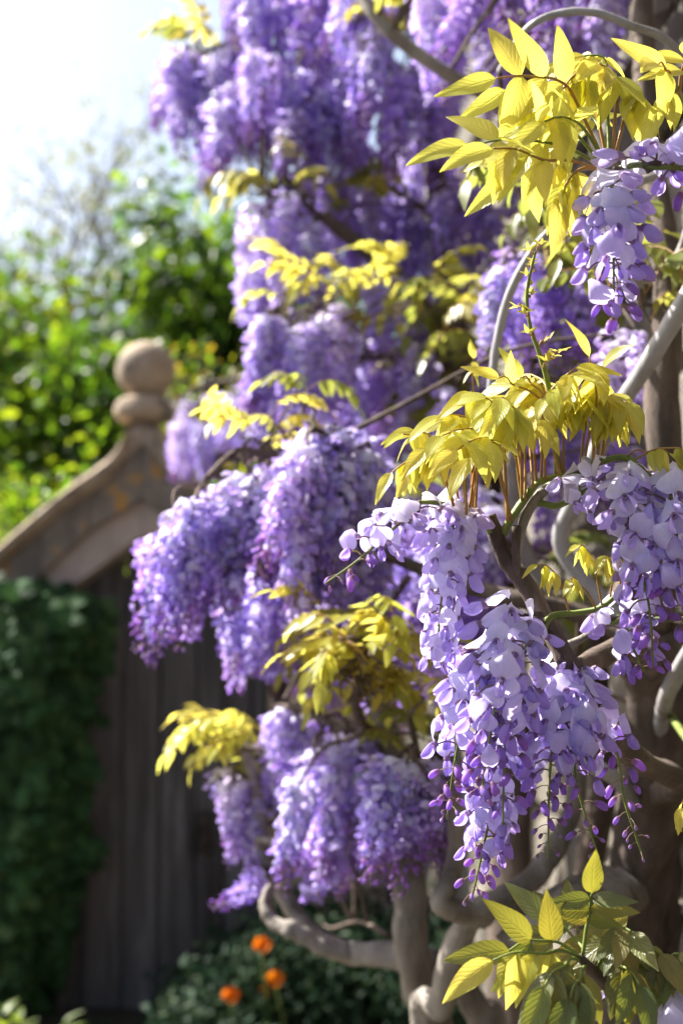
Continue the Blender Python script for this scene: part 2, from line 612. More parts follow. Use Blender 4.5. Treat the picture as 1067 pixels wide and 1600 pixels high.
def raceme_mesh(L, n, seed, a0=0.0, a1=1.0, wide=1.0, tint=(1, 1, 1)):
    """whole raceme hanging from its origin"""
    rng = random.Random(seed)
    mb = MB()
    bend = Vector((rng.uniform(-0.12, 0.12), rng.uniform(-0.12, 0.12), 0))
    cur = [Vector((bend.x * L * t * t, bend.y * L * t * t, -L * t)) for t in [i / 8 for i in range(9)]]
    tv, tf, _ = tube(cur, [0.0017 * (1 - 0.6 * i / 8) for i in range(9)], 4)
    mb.add(tv, tf, (0.22, 0.25, 0.06))
    for t, az, rise, age, s in raceme_nodes(n, rng, a0, a1, wide):
        tt = 0.06 + 0.94 * t
        pos = Vector((bend.x * L * tt * tt, bend.y * L * tt * tt, -L * tt))
        fade = np.array(rng.choice([(0.90, 0.86, 1.0), (1.06, 1.06, 1.03), (1.0, 0.90, 0.98), (1, 1, 1)]))
        if rng.random() < 0.10:
            continue
        o_ = orient(az, rise, pos, s, rng, 0.7)
        out = rng.uniform(0.0, 0.016) * (1.1 - t)
        o_ = Matrix.Translation(o_.col[0].to_3d().normalized() * out) @ o_
        mb.put(pick_low(age, rng), o_, fade * np.asarray(tint))
    return mb.mesh('raceme', ['petal_far'])


# ------------------------------------------------------------------ the setting
def box_mesh(name, size, mats, bev=0.01, rng=None, rough=0.0):
    """stone or plank block centred on its origin with knocked-off edges"""
    sx, sy, sz = [s / 2 for s in size]
    b = min(bev, sx * 0.9, sy * 0.9, sz * 0.9)
    mb = MB()
    V, F = [], []
    pts = {}
    for ix in (-1, 1):
        for iy in (-1, 1):
            for iz in (-1, 1):
                j = [(rng.uniform(-rough, rough) if rng else 0) for _ in range(3)]
                for ax in range(3):
                    p = [ix * (sx - b), iy * (sy - b), iz * (sz - b)]
                    p[ax] += (ix, iy, iz)[ax] * b
                    pts[(ix, iy, iz, ax)] = len(V)
                    V.append([p[q] + j[q] for q in range(3)])
    def q(*k):
        F.append(tuple(pts[x] for x in k))
    for s in (-1, 1):
        q((s, -1, -1, 0), (s, 1, -1, 0), (s, 1, 1, 0), (s, -1, 1, 0))
        q((-1, s, -1, 1), (1, s, -1, 1), (1, s, 1, 1), (-1, s, 1, 1))
        q((-1, -1, s, 2), (1, -1, s, 2), (1, 1, s, 2), (-1, 1, s, 2))
        for t in (-1, 1):
            q((s, t, -1, 0), (s, t, 1, 0), (s, t, 1, 1), (s, t, -1, 1))
            q((s, -1, t, 0), (s, 1, t, 0), (s, 1, t, 2), (s, -1, t, 2))
            q((-1, s, t, 1), (1, s, t, 1), (1, s, t, 2), (-1, s, t, 2))
    for ix in (-1, 1):
        for iy in (-1, 1):
            for iz in (-1, 1):
                q((ix, iy, iz, 0), (ix, iy, iz, 1), (ix, iy, iz, 2))
    mb.add(V, F)
    me = mb.mesh(name, mats, False)
    return fix_normals(me)


def fix_normals(me):
    import bmesh
    bm = bmesh.new()
    bm.from_mesh(me)
    bmesh.ops.recalc_face_normals(bm, faces=bm.faces)
    bm.to_mesh(me)
    bm.free()
    return me


# ground
mb = MB()
rg = random.Random(3)
def gz(x, y):
    r = 0.02 * math.sin(x * 2.1 + 1) * math.cos(y * 1.7) + 0.012 * math.sin(5 * x + 3 * y)
    return r - 0.02 - max(0, y - 40) * 0.0
xs = [-200, -90, -40, -20, -12] + [i * 0.5 for i in range(-16, 17)] + [12, 20, 40, 90, 200]
ys = [-60, -20, -8] + [i * 0.5 for i in range(-6, 45)] + [25, 30, 40, 60, 90, 140, 250, 400]
V = [(x, y, gz(x, y)) for y in ys for x in xs]
nx = len(xs)
F = [(j * nx + i, j * nx + i + 1, (j + 1) * nx + i + 1, (j + 1) * nx + i) for j in range(len(ys) - 1) for i in range(nx - 1)]
mb.add(V, F)
place('ground', mb.mesh('ground', ['soil']), kind='structure')

# paved path leading to the gate
path = place('path', MB and None, None, Matrix.Translation((-0.8, 2.6, 0)), kind='structure')
rs = random.Random(8)
for j in range(9):
    y0 = 0.3 + j * 0.6
    for i in range(2):
        w = rs.uniform(0.46, 0.54)
        me = box_mesh('flagstone', (w, 0.57, 0.06), ['flag'], 0.008, rs, 0.01)
        place('flagstone', me, path, Matrix.Translation((-1.08 + i * 0.56, y0, 0.0)) @ Matrix.Rotation(rs.uniform(-0.02, 0.02), 4, 'Z'))

# ------------------------------------------------------------------ stone gateway
GD = 5.8
GX = P(219, 1000, GD).x
gw = thing('stone_gateway', (GX, GD + 0.2, 0), 'weathered stone gateway with curved coping and ball finial behind the ivy', 'gateway')
pk = K * GD


def gz_(py):
    return P(0, py, GD).z


def prof(tab, dx):
    """piecewise-smooth height for |offset| from the centre, in photo rows"""
    dx = abs(dx)
    xs_ = [a for a, b in tab]
    return float(np.interp(dx, xs_, [b for a, b in tab]))


def smooth_tab(tab):
    pts = catmull([(a, b, 0) for a, b in tab], 8)
    return [(p.x, p.y) for p in pts]


TOP = smooth_tab([(23, 640), (25, 660), (31, 682), (45, 706), (66, 724), (118, 762), (168, 805), (219, 850), (270, 905), (330, 985), (420, 1040)])
MIDB = smooth_tab([(0, 690), (17, 709), (52, 749), (118, 795), (168, 838), (219, 886), (270, 940), (330, 1018), (420, 1075)])
LOW = smooth_tab([(0, 776), (17, 790), (60, 815), (93, 840), (153, 896), (219, 956), (260, 1010), (330, 1060), (420, 1110)])
INN = smooth_tab([(0, 838), (20, 850), (67, 886), (110, 918), (153, 952), (180, 985), (196, 1030), (200, 1060)])


def strip(name, upper, lower, x0, x1, yf, yb, mat, parent, step=6, roll=0.0, nm=None):
    """extruded band between two profiles from x0 to x1 (photo columns from the centre); roll rounds its upper edge"""
    mb = MB()
    n = max(2, int(abs(x1 - x0) / step))
    V, F = [], []
    for i in range(n + 1):
        dx = x0 + (x1 - x0) * i / n
        zt, zb = gz_(upper(dx)), gz_(lower(dx))
        x = GX + dx * pk
        h = zt - zb
        if roll:
            sec = [(yf + 0.012, zb), (yf, zb + 0.15 * h), (yf - 0.035, zb + 0.30 * h), (yf - 0.04, zb + 0.70 * h), (yf + 0.01, zb + 0.94 * h),
                   (yf + 0.06, zt), (yb - 0.06, zt), (yb, zb + 0.8 * h), (yb, zb)]
        else:
            sec = [(yf + 0.006, zb), (yf, zb + 0.006), (yf, zt - 0.006), (yf + 0.006, zt), (yb, zt), (yb, zb)]
        V += [(x, y, z) for y, z in sec]
    m_ = len(sec)
    for i in range(n):
        for k in range(m_):
            k2 = (k + 1) % m_
            F.append((i * m_ + k, i * m_ + k2, (i + 1) * m_ + k2, (i + 1) * m_ + k))
    F.append(tuple(range(m_)))
    F.append(tuple(n * m_ + k for k in range(m_ - 1, -1, -1)))
    mb.add(V, F)
    me = fix_normals(mb.mesh(name, [mat], False))
    return place(nm or name, me, parent)


BOT = gz_  # alias
f_top = lambda d: prof(TOP, d)
f_mid = lambda d: prof(MIDB, d)
f_low = lambda d: prof(LOW, d)
f_inn = lambda d: prof(INN, d)
f_gnd = lambda d: 1600.0
YF = GD
joints = [24, 92, 165, 240, 330, 420]
for s in (-1, 1):
    for a, b in zip(joints[:-1], joints[1:]):
        strip('coping_stone', f_top, f_mid, s * (a + 0.8), s * (b - 0.8), YF - 0.02, YF + 0.44, 'limestone', gw, 5, 0.4)
        strip('band_stone', lambda d: f_mid(d) - 1, f_low, s * (0.5 if a == 24 else a - 7), s * (b - 8.5), YF + 0.012, YF + 0.40, 'limestone_dark', gw, 5)
# arch order inside the band, and walling of the jambs, built of blocks
arch_cuts = [0.6, 50, 100, 150, 199]
for s in (-1, 1):
    for a, b in zip(arch_cuts[:-1], arch_cuts[1:]):
        strip('arch_stone', lambda d: f_low(d) - 1, f_inn, s * a, s * (b - 0.5), YF + 0.05, YF + 0.37, 'limestone_plain', gw, 5)
rows = [1060, 1135, 1220, 1300, 1390, 1470, 1540, 1606]
rw = random.Random(5)
for s in (-1, 1):
    strip('shoulder_stone', lambda d: f_low(d) - 1, lambda d: 1060, s * 200, s * 419, YF + 0.045, YF + 0.38, 'limestone_plain', gw, 8)
    for i, (r0, r1) in enumerate(zip(rows[:-1], rows[1:])):
        e = [200] + ([262, 345] if i % 2 else [300, 372]) + [419]
        for a, b in zip(e[:-1], e[1:]):
            dy = rw.uniform(-0.006, 0.006)
            me = box_mesh('jamb_stone', ((b - a - 1.5) * pk, 0.34, (r1 - r0 - 1.5) * pk), ['limestone'], 0.012, rw, 0.004)
            place('jamb_stone', me, gw, Matrix.Translation((GX + s * (a + b) / 2 * pk, YF + 0.21 + dy, (gz_(r0) + gz_(r1)) / 2)))


def lathe(profile, seg, cx, cy):
    V, F = [], []
    for r, z in profile:
        for k in range(seg):
            a = 2 * math.pi * k / seg
            V.append((cx + r * math.cos(a), cy + r * math.sin(a), z))
    for i in range(len(profile) - 1):
        for k in range(seg):
            k2 = (k + 1) % seg
            F.append((i * seg + k, i * seg + k2, (i + 1) * seg + k2, (i + 1) * seg + k))
    F.append(tuple(range(seg - 1, -1, -1)))
    F.append(tuple((len(profile) - 1) * seg + k for k in range(seg)))
    return V, F


def lathe_obj(name, profile, mat, parent, cx, cy, seg=40):
    mb = MB()
    V, F = lathe(profile, seg, cx, cy)
    mb.add(V, F)
    return place(name, fix_normals(mb.mesh(name, [mat])), parent)


cy_f = YF + 0.115
nk = lathe_obj('finial_neck', [(28 * pk, gz_(735)), (27 * pk, gz_(700)), (25 * pk, gz_(672)), (24 * pk, gz_(648))], 'limestone', gw, GX, cy_f)
strip('apex_stone', lambda d: 668 + 0 * d, lambda d: f_mid(d), -24.5, 24.5, YF + 0.004, YF + 0.42, 'limestone', gw, 4)
lathe_obj('finial_collar', [(25 * pk, gz_(652)), (44 * pk, gz_(648)), (51 * pk, gz_(640)), (51 * pk, gz_(627)), (47 * pk, gz_(621)), (47 * pk, gz_(618)), (40 * pk, gz_(612)), (28 * pk, gz_(608))],
          'limestone', nk, GX, cy_f)
ball = [(math.sin(math.pi * i / 24) * 48 * pk + 1e-4, gz_(565) - math.cos(math.pi * i / 24) * 47.5 * pk) for i in range(25)]
lathe_obj('finial_ball', ball, 'limestone', nk, GX, cy_f, 48)

# boarded gate in the opening
gate = thing('wooden_gate', (GX, GD + 0.24, 0), 'old grey plank gate set in the stone arch', 'gate')
edges = [-197, -136, -98, -34, 24, 82, 128, 171, 197]
rgp = random.Random(21)
DTOP = smooth_tab([(0, 846), (40, 872), (76, 897), (120, 930), (160, 972), (190, 1030), (200, 1060)])
for a, b in zip(edges[:-1], edges[1:]):
    me_y = YF + 0.20 + rgp.uniform(-0.004, 0.004)
    mb = MB()
    g = 2.2
    xa, xb = a + g, b - g
    n = 5
    V = []
    for i in range(n + 1):
        dx = xa + (xb - xa) * i / n
        ed = 0.006 if i in (0, n) else 0.0
        zt = gz_(prof(DTOP, dx))
        for (yy, zz) in ((me_y + ed, -0.03), (me_y + ed, zt), (me_y + 0.04 - ed, zt), (me_y + 0.04 - ed, -0.03)):
            V.append((GX + dx * pk, yy, zz))
    F = []
    for i in range(n):
        for k in range(4):
            k2 = (k + 1) % 4
            F.append((i * 4 + k, i * 4 + k2, (i + 1) * 4 + k2, (i + 1) * 4 + k))
    F += [(0, 1, 2, 3), tuple(n * 4 + k for k in (3, 2, 1, 0))]
    mb.add(V, F)
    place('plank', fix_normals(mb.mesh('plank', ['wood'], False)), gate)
for a, b in zip([-197, -165, -118, -66, -5, 53, 105, 150], [-165, -118, -66, -5, 53, 105, 150, 197]):
    h_ = gz_(max(prof(DTOP, a), prof(DTOP, b))) - 0.01
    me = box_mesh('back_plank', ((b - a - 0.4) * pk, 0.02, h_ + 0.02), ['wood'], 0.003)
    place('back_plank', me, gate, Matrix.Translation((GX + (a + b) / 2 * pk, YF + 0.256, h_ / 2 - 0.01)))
for py in (1120, 1470):
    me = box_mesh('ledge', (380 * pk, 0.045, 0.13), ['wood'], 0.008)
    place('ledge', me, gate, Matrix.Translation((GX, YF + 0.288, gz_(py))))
me = box_mesh('latch_plate', (24 * pk, 0.018, 66 * pk), ['iron'], 0.004)
place('latch_plate', me, gate, Matrix.Translation((GX + 96 * pk, YF + 0.19, gz_(1306))))
rp = [Vector((GX + 96 * pk + 0.032 * math.cos(a), YF + 0.172, gz_(1312) + 0.04 * math.sin(a))) for a in [i * 2 * math.pi / 20 for i in range(21)]]
mb = MB(); tv, tf, tu = tube(rp, [0.005] * 21, 6, cap=False); mb.add(tv, tf)
place('ring_handle', mb.mesh('ring_handle', ['iron']), gate)

# ------------------------------------------------------------------ house wall beside the wisteria
WA, WB = 0.70, -0.048                     # wall face x = WA + WB*y
def wx(y):
    return WA + WB * y
wang = math.atan(WB)
hw = thing('house_wall', (wx(3) + 0.2, 3.0, 0), 'rubble stone house wall shaded behind the wisteria', 'wall')
wm = Matrix.Translation((wx(3), 3.0, 0)) @ Matrix.Rotation(-wang, 4, 'Z')
me = box_mesh('wall_core', (0.4, 7.6, 5.0), ['mortar'], 0.01)
place('wall_core', me, hw, wm @ Matrix.Translation((0.2 + 0.012, -0.6, 2.5)))
rst = random.Random(31)
z = 0.02
stones = [box_mesh('stone', (0.12, 0.34, 0.2), ['wall_stone'], 0.02, rst, 0.008) for _ in range(6)]
while z < 4.4:
    h = rst.uniform(0.17, 0.27)
    y = -1.9 + rst.uniform(-0.2, 0)
    while y < 3.0:
        w = rst.uniform(0.26, 0.55)
        mxs = wm @ Matrix.Translation((0.045 + rst.uniform(-0.012, 0.008), y + w / 2, z + h / 2)) @ Matrix.Diagonal((1, (w - 0.014) / 0.34, (h - 0.014) / 0.2, 1))
        place('stone', rst.choice(stones), hw, mxs)
        y += w
    z += h

# ------------------------------------------------------------------ wisteria plants
GRP_W = None
near = thing('wisteria_plant', (0.47, 1.95, 0), 'wisteria with sharp large lilac flowers and broad young leaves on brown twigs', 'wisteria')
mid = thing('wisteria_plant', (0.20, 2.35, 0), 'wisteria with smooth pale grey trunk forking above the orange poppies', 'wisteria')
far = thing('wisteria_plant', (0.36, 3.3, 0), 'tall wisteria with hazy purple flower curtains and dark limbs against the sky', 'wisteria')

SKEL = {near: [], mid: [], far: []}


def branch(plant, pts, r0, r1, mat='bark_grey', name='branch', seg=9, wob=0.16, sub=7, seed=0, knots=True):
    """pts: (px, py, d) photo points or Vectors"""
    rng = random.Random(seed + len(SKEL[plant]) * 7)
    vv = [p if isinstance(p, Vector) else P(*p) for p in pts]
    c = catmull(vv, sub)
    n = len(c)
    ph = rng.uniform(0, 6)
    rad = [(r0 + (r1 - r0) * i / (n - 1)) * (1 + wob * 0.35 * math.sin(i * 0.9 + ph) * math.sin(i * 0.37 + 1)) for i in range(n)]
    mb = MB()
    V, F, UV = tube(c, rad, seg, wob, rng)
    mb.add(V, F, (0.3, 0.3, 0.3), 0, UV)
    SKEL[plant] += c[2:]
    return place(name, mb.mesh(name, [mat]), plant)


r_ = lambda px, d: px * K * d / 2          # radius from a width in photo pixels
# --- near plant
branch(near, [Vector((0.47, 1.95, -0.03)), Vector((0.45, 1.98, 0.5)), P(1010, 1560, 2.05), P(1000, 1420, 2.05), P(1015, 1280, 2.0), P(1030, 1120, 1.95), P(1020, 980, 1.9)], 0.062, 0.045, 'bark_brown', 'trunk', 12, 0.3, 8, 1)
branch(near, [P(1020, 980, 1.9), P(1045, 800, 1.85), P(1035, 620, 1.85), P(1042, 420, 1.9), P(1010, 200, 2.0), P(1000, -80, 2.1)], 0.026, 0.016, 'bark_brown', seed=2)
branch(near, [P(1025, 1060, 1.92), P(1010, 1030, 1.8), P(975, 1010, 1.55), P(905, 1045, 1.40), P(888, 1040, 1.36), P(868, 1000, 1.36), P(820, 915, 1.37), P(790, 875, 1.37), P(765, 805, 1.37)], 0.015, 0.0068, 'bark_brown', seed=3, sub=8, wob=0.25)
branch(near, [P(888, 1040, 1.37), P(880, 1090, 1.40), P(884, 1140, 1.5)], 0.010, 0.006, 'bark_brown', seed=4, wob=0.3)
branch(near, [P(806, 905, 1.37), P(806, 860, 1.36), P(806, 822, 1.355)], 0.0050, 0.0044, 'bark_brown', 'branch', 7, 0.1, 5, 5)
branch(near, [P(806, 868, 1.362), P(818, 815, 1.36), P(835, 785, 1.36), P(850, 765, 1.36)], 0.0050, 0.0046, 'bark_grey', seed=6)
branch(near, [P(880, 1010, 1.37), P(905, 1000, 1.38), P(940, 978, 1.36), P(985, 965, 1.35)], 0.004, 0.003, 'bark_grey', seed=7, sub=5)
branch(near, [P(868, 1000, 1.37), P(850, 985, 1.35), P(862, 962, 1.34), P(905, 957, 1.34), P(945, 945, 1.33), P(990, 900, 1.32), P(1010, 880, 1.32)], 0.0036, 0.0022, 'stem', 'branch', 6, 0.12, 6, 8)
branch(near, [P(940, 978, 1.36), P(985, 965, 1.34), P(1040, 968, 1.32), P(1080, 965, 1.32)], 0.0026, 0.002, 'stem', 'branch', 6, 0.1, 6, 9)
# bright green shoots over the brown stub
branch(near, [P(775, 842, 1.37), P(745, 805, 1.36), P(715, 792, 1.35), P(660, 785, 1.34), P(625, 800, 1.33)], 0.0042, 0.0018, 'stem', 'branch', 6, 0.15, 6, 10)
branch(near, [P(785, 835, 1.37), P(800, 808, 1.36), P(820, 780, 1.36), P(840, 755, 1.355), P(870, 745, 1.35), P(900, 742, 1.34)], 0.0044, 0.0024, 'stem', 'branch', 6, 0.15, 6, 11)
branch(near, [P(850, 765, 1.36), P(900, 735, 1.35), P(935, 722, 1.34), P(975, 715, 1.33), P(1010, 740, 1.32), P(1040, 765, 1.31)], 0.0046, 0.0026, 'stem', 'branch', 6, 0.15, 6, 12)
branch(near, [P(838, 785, 1.36), P(870, 790, 1.35), P(900, 775, 1.34), P(930, 760, 1.33), P(965, 770, 1.32)], 0.0036, 0.0016, 'stem', 'branch', 6, 0.15, 6, 13)
# climbing shoot with a curling tip
branch(near, [P(870, 745, 1.355), P(868, 690, 1.35), P(858, 610, 1.34), P(845, 560, 1.33), P(828, 510, 1.33), P(823, 455, 1.325), P(836, 393, 1.32)], 0.0034, 0.0012, 'stem', 'branch', 6, 0.15, 6, 14)
# pale canes
branch(near, [P(760, 660, 1.75), P(768, 600, 1.75), P(778, 530, 1.74), P(800, 450, 1.72), P(850, 370, 1.70), P(930, 310, 1.72), P(1010, 280, 1.78), P(1045, 270, 1.86)], r_(14, 1.75), r_(13, 1.75), 'cane', seed=15)
branch(near, [P(1040, 420, 1.89), P(1068, 380, 1.75), P(1090, 250, 1.65), P(1080, 120, 1.6), P(1040, 62, 1.58), P(985, 40, 1.57), P(930, 20, 1.57), P(870, 22, 1.58), P(820, 48, 1.6), P(780, 110, 1.75)], r_(17, 1.6), r_(10, 1.6), 'cane', seed=16)
branch(near, [P(985, 985, 1.9), P(880, 860, 1.95), P(905, 770, 1.9), P(960, 650, 1.75), P(1010, 570, 1.65), P(1075, 460, 1.58), P(1120, 380, 1.56)], r_(30, 1.7), r_(32, 1.55), 'cane', seed=17)
branch(near, [P(1012, 1250, 2.0), P(1060, 1220, 1.75), P(1010, 1195, 1.62), P(975, 1165, 1.58), P(935, 1138, 1.58), P(900, 1120, 1.62)], 0.017, 0.011, 'bark_brown', seed=18, wob=0.3)
branch(near, [P(1015, 1290, 2.0), P(960, 1215, 1.9), P(900, 1190, 1.9), P(850, 1165, 1.95)], 0.012, 0.008, 'cane', seed=19)
branch(near, [P(1005, 1400, 2.05), P(960, 1395, 1.95), P(900, 1400, 1.9), P(850, 1440, 1.9), P(800, 1470, 1.95)], 0.03, 0.02, 'bark_grey', seed=20, wob=0.35)
branch(near, [P(1010, 1010, 1.9), P(905, 960, 1.95), P(800, 935, 1.95), P(700, 905, 2.05), P(600, 865, 2.1)], 0.014, 0.009, 'bark_brown', seed=21)
branch(near, [P(1000, 470, 1.9), P(985, 380, 1.5), P(965, 300, 1.33), P(950, 270, 1.27), P(948, 255, 1.26)], 0.008, 0.0042, 'bark_grey', seed=22)
branch(near, [P(950, 270, 1.27), P(990, 258, 1.24), P(1030, 262, 1.22), P(1090, 255, 1.22)], 0.003, 0.002, 'stem', 'branch', 6, 0.1, 6, 23)
branch(near, [P(1090, 250, 1.65), P(1075, 180, 1.4), P(1050, 130, 1.28)], 0.006, 0.003, 'stem', 'branch', 6, 0.1, 6, 24)
branch(near, [P(1020, 1500, 2.05), P(1000, 1560, 1.6), P(960, 1545, 1.3), P(930, 1520, 1.22), P(905, 1495, 1.2)], 0.010, 0.0035, 'bark_brown', 'branch', 7, 0.2, 6, 25)
branch(near, [P(960, 1545, 1.3), P(1030, 1570, 1.22), P(1075, 1560, 1.2)], 0.004, 0.002, 'stem', 'branch', 6, 0.1, 6, 26)
branch(near, [P(1035, 1100, 1.95), P(1085, 1180, 1.6), P(1078, 1230, 1.4)], 0.006, 0.002, 'stem', 'branch', 6, 0.1, 6, 27)
branch(near, [P(1030, 1150, 1.95), P(1040, 1090, 1.8), P(1075, 1020, 1.72), P(1110, 960, 1.7)], 0.011, 0.009, 'cane', seed=28)
branch(near, [P(905, 960, 1.95), P(905, 1060, 2.1), P(930, 1080, 2.3), P(1000, 1100, 1.98)], 0.004, 0.004, 'bark_brown', seed=29)
branch(near, [Vector((0.50, 2.5, -0.03)), P(935, 1600, 2.5), P(918, 1400, 2.48), P(945, 1200, 2.42), P(930, 1020, 2.35), P(990, 900, 1.95)], 0.028, 0.018, 'bark_brown', 'trunk', 10, 0.3, 8, 31)
# --- middle plant
B_ = Vector((0.20, 2.35, -0.03))
branch(mid, [B_, Vector((0.21, 2.33, 0.45)), P(680, 1610, 2.2), P(656, 1550, 2.18), P(640, 1480, 2.15), P(638, 1390, 2.15), P(628, 1290, 2.2), P(605, 1150, 2.25), P(575, 1000, 2.3), P(545, 860, 2.3), P(510, 760, 2.25)], 0.033, 0.016, 'bark_grey', 'trunk', 14, 0.22, 8, 40)
branch(mid, [Vector((0.24, 2.30, -0.03)), P(668, 1660, 2.12), P(690, 1570, 2.05), P(712, 1480, 2.0), P(745, 1425, 1.98), P(790, 1400, 2.0), P(850, 1350, 2.05), P(900, 1220, 2.15), P(880, 1000, 2.3), P(800, 800, 2.4), P(820, 560, 2.45), P(830, 380, 2.4)], 0.021, 0.012, 'bark_grey', 'trunk', 12, 0.2, 8, 41)
branch(mid, [P(760, 1430, 2.0), P(715, 1425, 1.95), P(688, 1412, 1.93), P(700, 1380, 1.95), P(712, 1320, 2.0), P(700, 1190, 2.05)], 0.017, 0.010, 'bark_grey', seed=42, wob=0.25)
branch(mid, [P(760, 1600, 2.3), P(720, 1535, 2.28), P(690, 1510, 2.22), P(610, 1492, 2.25), P(540, 1487, 2.3), P(484, 1455, 2.35), P(445, 1400, 2.4), P(412, 1335, 2.42), P(402, 1240, 2.45), P(380, 1165, 2.45)], 0.026, 0.009, 'bark_grey', 'branch', 12, 0.2, 8, 43)
branch(mid, [Vector((0.28, 2.42, -0.03)), Vector((0.30, 2.40, 0.4)), P(775, 1640, 2.32), P(748, 1580, 2.3)], 0.030, 0.024, 'bark_grey', 'trunk', 12, 0.2, 8, 44)
branch(mid, [P(560, 1492, 2.29), P(500, 1480, 2.28), P(460, 1455, 2.28), P(428, 1440, 2.3), P(413, 1412, 2.32), P(422, 1385, 2.34)], 0.015, 0.008, 'bark_grey', 'branch', 10, 0.4, 8, 45)
branch(mid, [P(412, 1335, 2.42), P(405, 1310, 2.4), P(450, 1325, 2.35), P(520, 1320, 2.35), P(600, 1290, 2.25)], 0.0065, 0.004, 'bark_grey', seed=46)
branch(mid, [P(510, 760, 2.25), P(465, 725, 2.2), P(440, 715, 2.18), P(405, 708, 2.15), P(370, 705, 2.12), P(330, 740, 2.15)], 0.008, 0.004, 'bark_brown', 'branch', 7, 0.2, 6, 47)
branch(mid, [P(545, 860, 2.3), P(470, 800, 2.3), P(400, 770, 2.28), P(330, 790, 2.25), P(280, 830, 2.22)], 0.009, 0.004, 'bark_brown', seed=48)
branch(mid, [P(530, 810, 2.28), P(540, 740, 2.15), P(520, 690, 2.08), P(490, 668, 2.05)], 0.007, 0.004, 'bark_brown', seed=49)
branch(mid, [P(605, 1150, 2.25), P(560, 1120, 2.1), P(560, 1050, 1.98), P(580, 1000, 1.92)], 0.009, 0.004, 'bark_brown', seed=50)
branch(mid, [P(605, 1160, 2.25), P(540, 1140, 2.3), P(470, 1110, 2.4), P(430, 1100, 2.48)], 0.007, 0.004, 'bark_brown', seed=51)
branch(mid, [P(628, 1250, 2.2), P(650, 1190, 2.0), P(640, 1120, 1.95)], 0.007, 0.004, 'bark_brown', seed=52)
branch(mid, [P(575, 1000, 2.3), P(640, 900, 2.3), P(700, 840, 2.35), P(740, 780, 2.4)], 0.008, 0.005, 'bark_brown', seed=53)
branch(mid, [P(605, 1460, 2.25), P(560, 1440, 2.6), P(520, 1450, 2.9), P(505, 1445, 3.1)], 0.005, 0.002, 'bark_brown', 'branch', 6, 0.2, 6, 54)

# --- far plant
branch(far, [Vector((0.36, 3.3, -0.03)), P(800, 1400, 3.3), P(795, 1150, 3.3), P(775, 900, 3.2), P(760, 720, 3.15), P(728, 610, 3.1), P(700, 545, 3.1), P(655, 475, 3.08), P(610, 425, 3.05), P(565, 385, 3.0), P(505, 340, 3.0)], 0.055, 0.012, 'bark_brown', 'trunk', 12, 0.25, 8, 70)
branch(far, [P(728, 610, 3.1), P(705, 480, 3.2), P(690, 360, 3.3), P(675, 230, 3.35), P(665, 100, 3.35), P(650, -60, 3.3), P(630, -160, 3.3)], 0.03, 0.016, 'bark_brown', seed=71)
branch(far, [P(668, 150, 3.35), P(600, 90, 3.4), P(520, 50, 3.4), P(430, 50, 3.42), P(350, 70, 3.45), P(290, 90, 3.45)], 0.013, 0.005, 'bark_brown', seed=72)
branch(far, [P(655, -40, 3.3), P(560, -90, 3.3), P(470, -80, 3.3), P(400, -60, 3.3)], 0.012, 0.006, 'bark_brown', seed=73)
branch(far, [P(820, 200, 2.6), P(760, 150, 2.45), P(700, 115, 2.4), P(640, 75, 2.4), P(590, 30, 2.4), P(545, -30, 2.45), P(500, -100, 2.5)], 0.013, 0.009, 'bark_grey', seed=74)
branch(far, [P(775, 900, 3.2), P(830, 600, 2.9), P(840, 350, 2.7), P(815, 180, 2.58), P(840, 20, 2.6), P(860, -90, 2.6)], 0.02, 0.014, 'bark_brown', seed=75)
branch(far, [P(706, 560, 3.1), P(640, 556, 3.0), P(560, 558, 2.95), P(480, 530, 2.85), P(430, 500, 2.8)], 0.008, 0.004, 'bark_brown', seed=76)
branch(far, [P(728, 620, 3.1), P(600, 640, 3.3), P(500, 600, 3.9), P(400, 590, 4.4), P(310, 605, 4.5), P(270, 630, 4.5)], 0.014, 0.005, 'bark_brown', seed=77)
branch(far, [P(505, 340, 3.0), P(460, 310, 3.05), P(410, 300, 3.1)], 0.009, 0.004, 'bark_brown', seed=78)
branch(far, [P(690, 340, 3.3), P(600, 290, 3.45), P(540, 260, 3.5), P(490, 250, 3.5)], 0.010, 0.004, 'bark_brown', seed=79)
branch(far, [P(700, 350, 3.28), P(735, 300, 3.2), P(765, 250, 3.15)], 0.008, 0.005, 'bark_brown', seed=80)
branch(far, [P(840, 30, 2.6), P(780, -20, 2.7), P(700, -40, 2.8), P(650, -45, 2.85)], 0.009, 0.005, 'bark_brown', seed=81)
branch(far, [P(690, 480, 3.2), P(675, 300, 3.5), P(660, 420, 3.5)], 0.02, 0.02, 'cane', seed=82)

# --- racemes too far to pick their flowers apart
RM = {
    'long': [raceme_mesh(0.25, 105, 100 + i, -0.30, 0.93, 1.0) for i in range(5)],
    'std': [raceme_mesh(0.20, 92, 200 + i, -0.38, 0.90 + 0.03 * i, 1.0) for i in range(6)],
    'pale': [raceme_mesh(0.19, 85, 300 + i, -0.45, 0.55, 1.0, (1.08, 1.08, 1.03)) for i in range(4)],
    'dark': [raceme_mesh(0.21, 92, 400 + i, -0.05, 1.0, 0.95, (0.90, 0.82, 0.97)) for i in range(4)],
}
LEN = {'long': 0.25, 'std': 0.20, 'pale': 0.19, 'dark': 0.21}
RR = random.Random(77)
TWIGS = {near: MB(), mid: MB(), far: MB()}


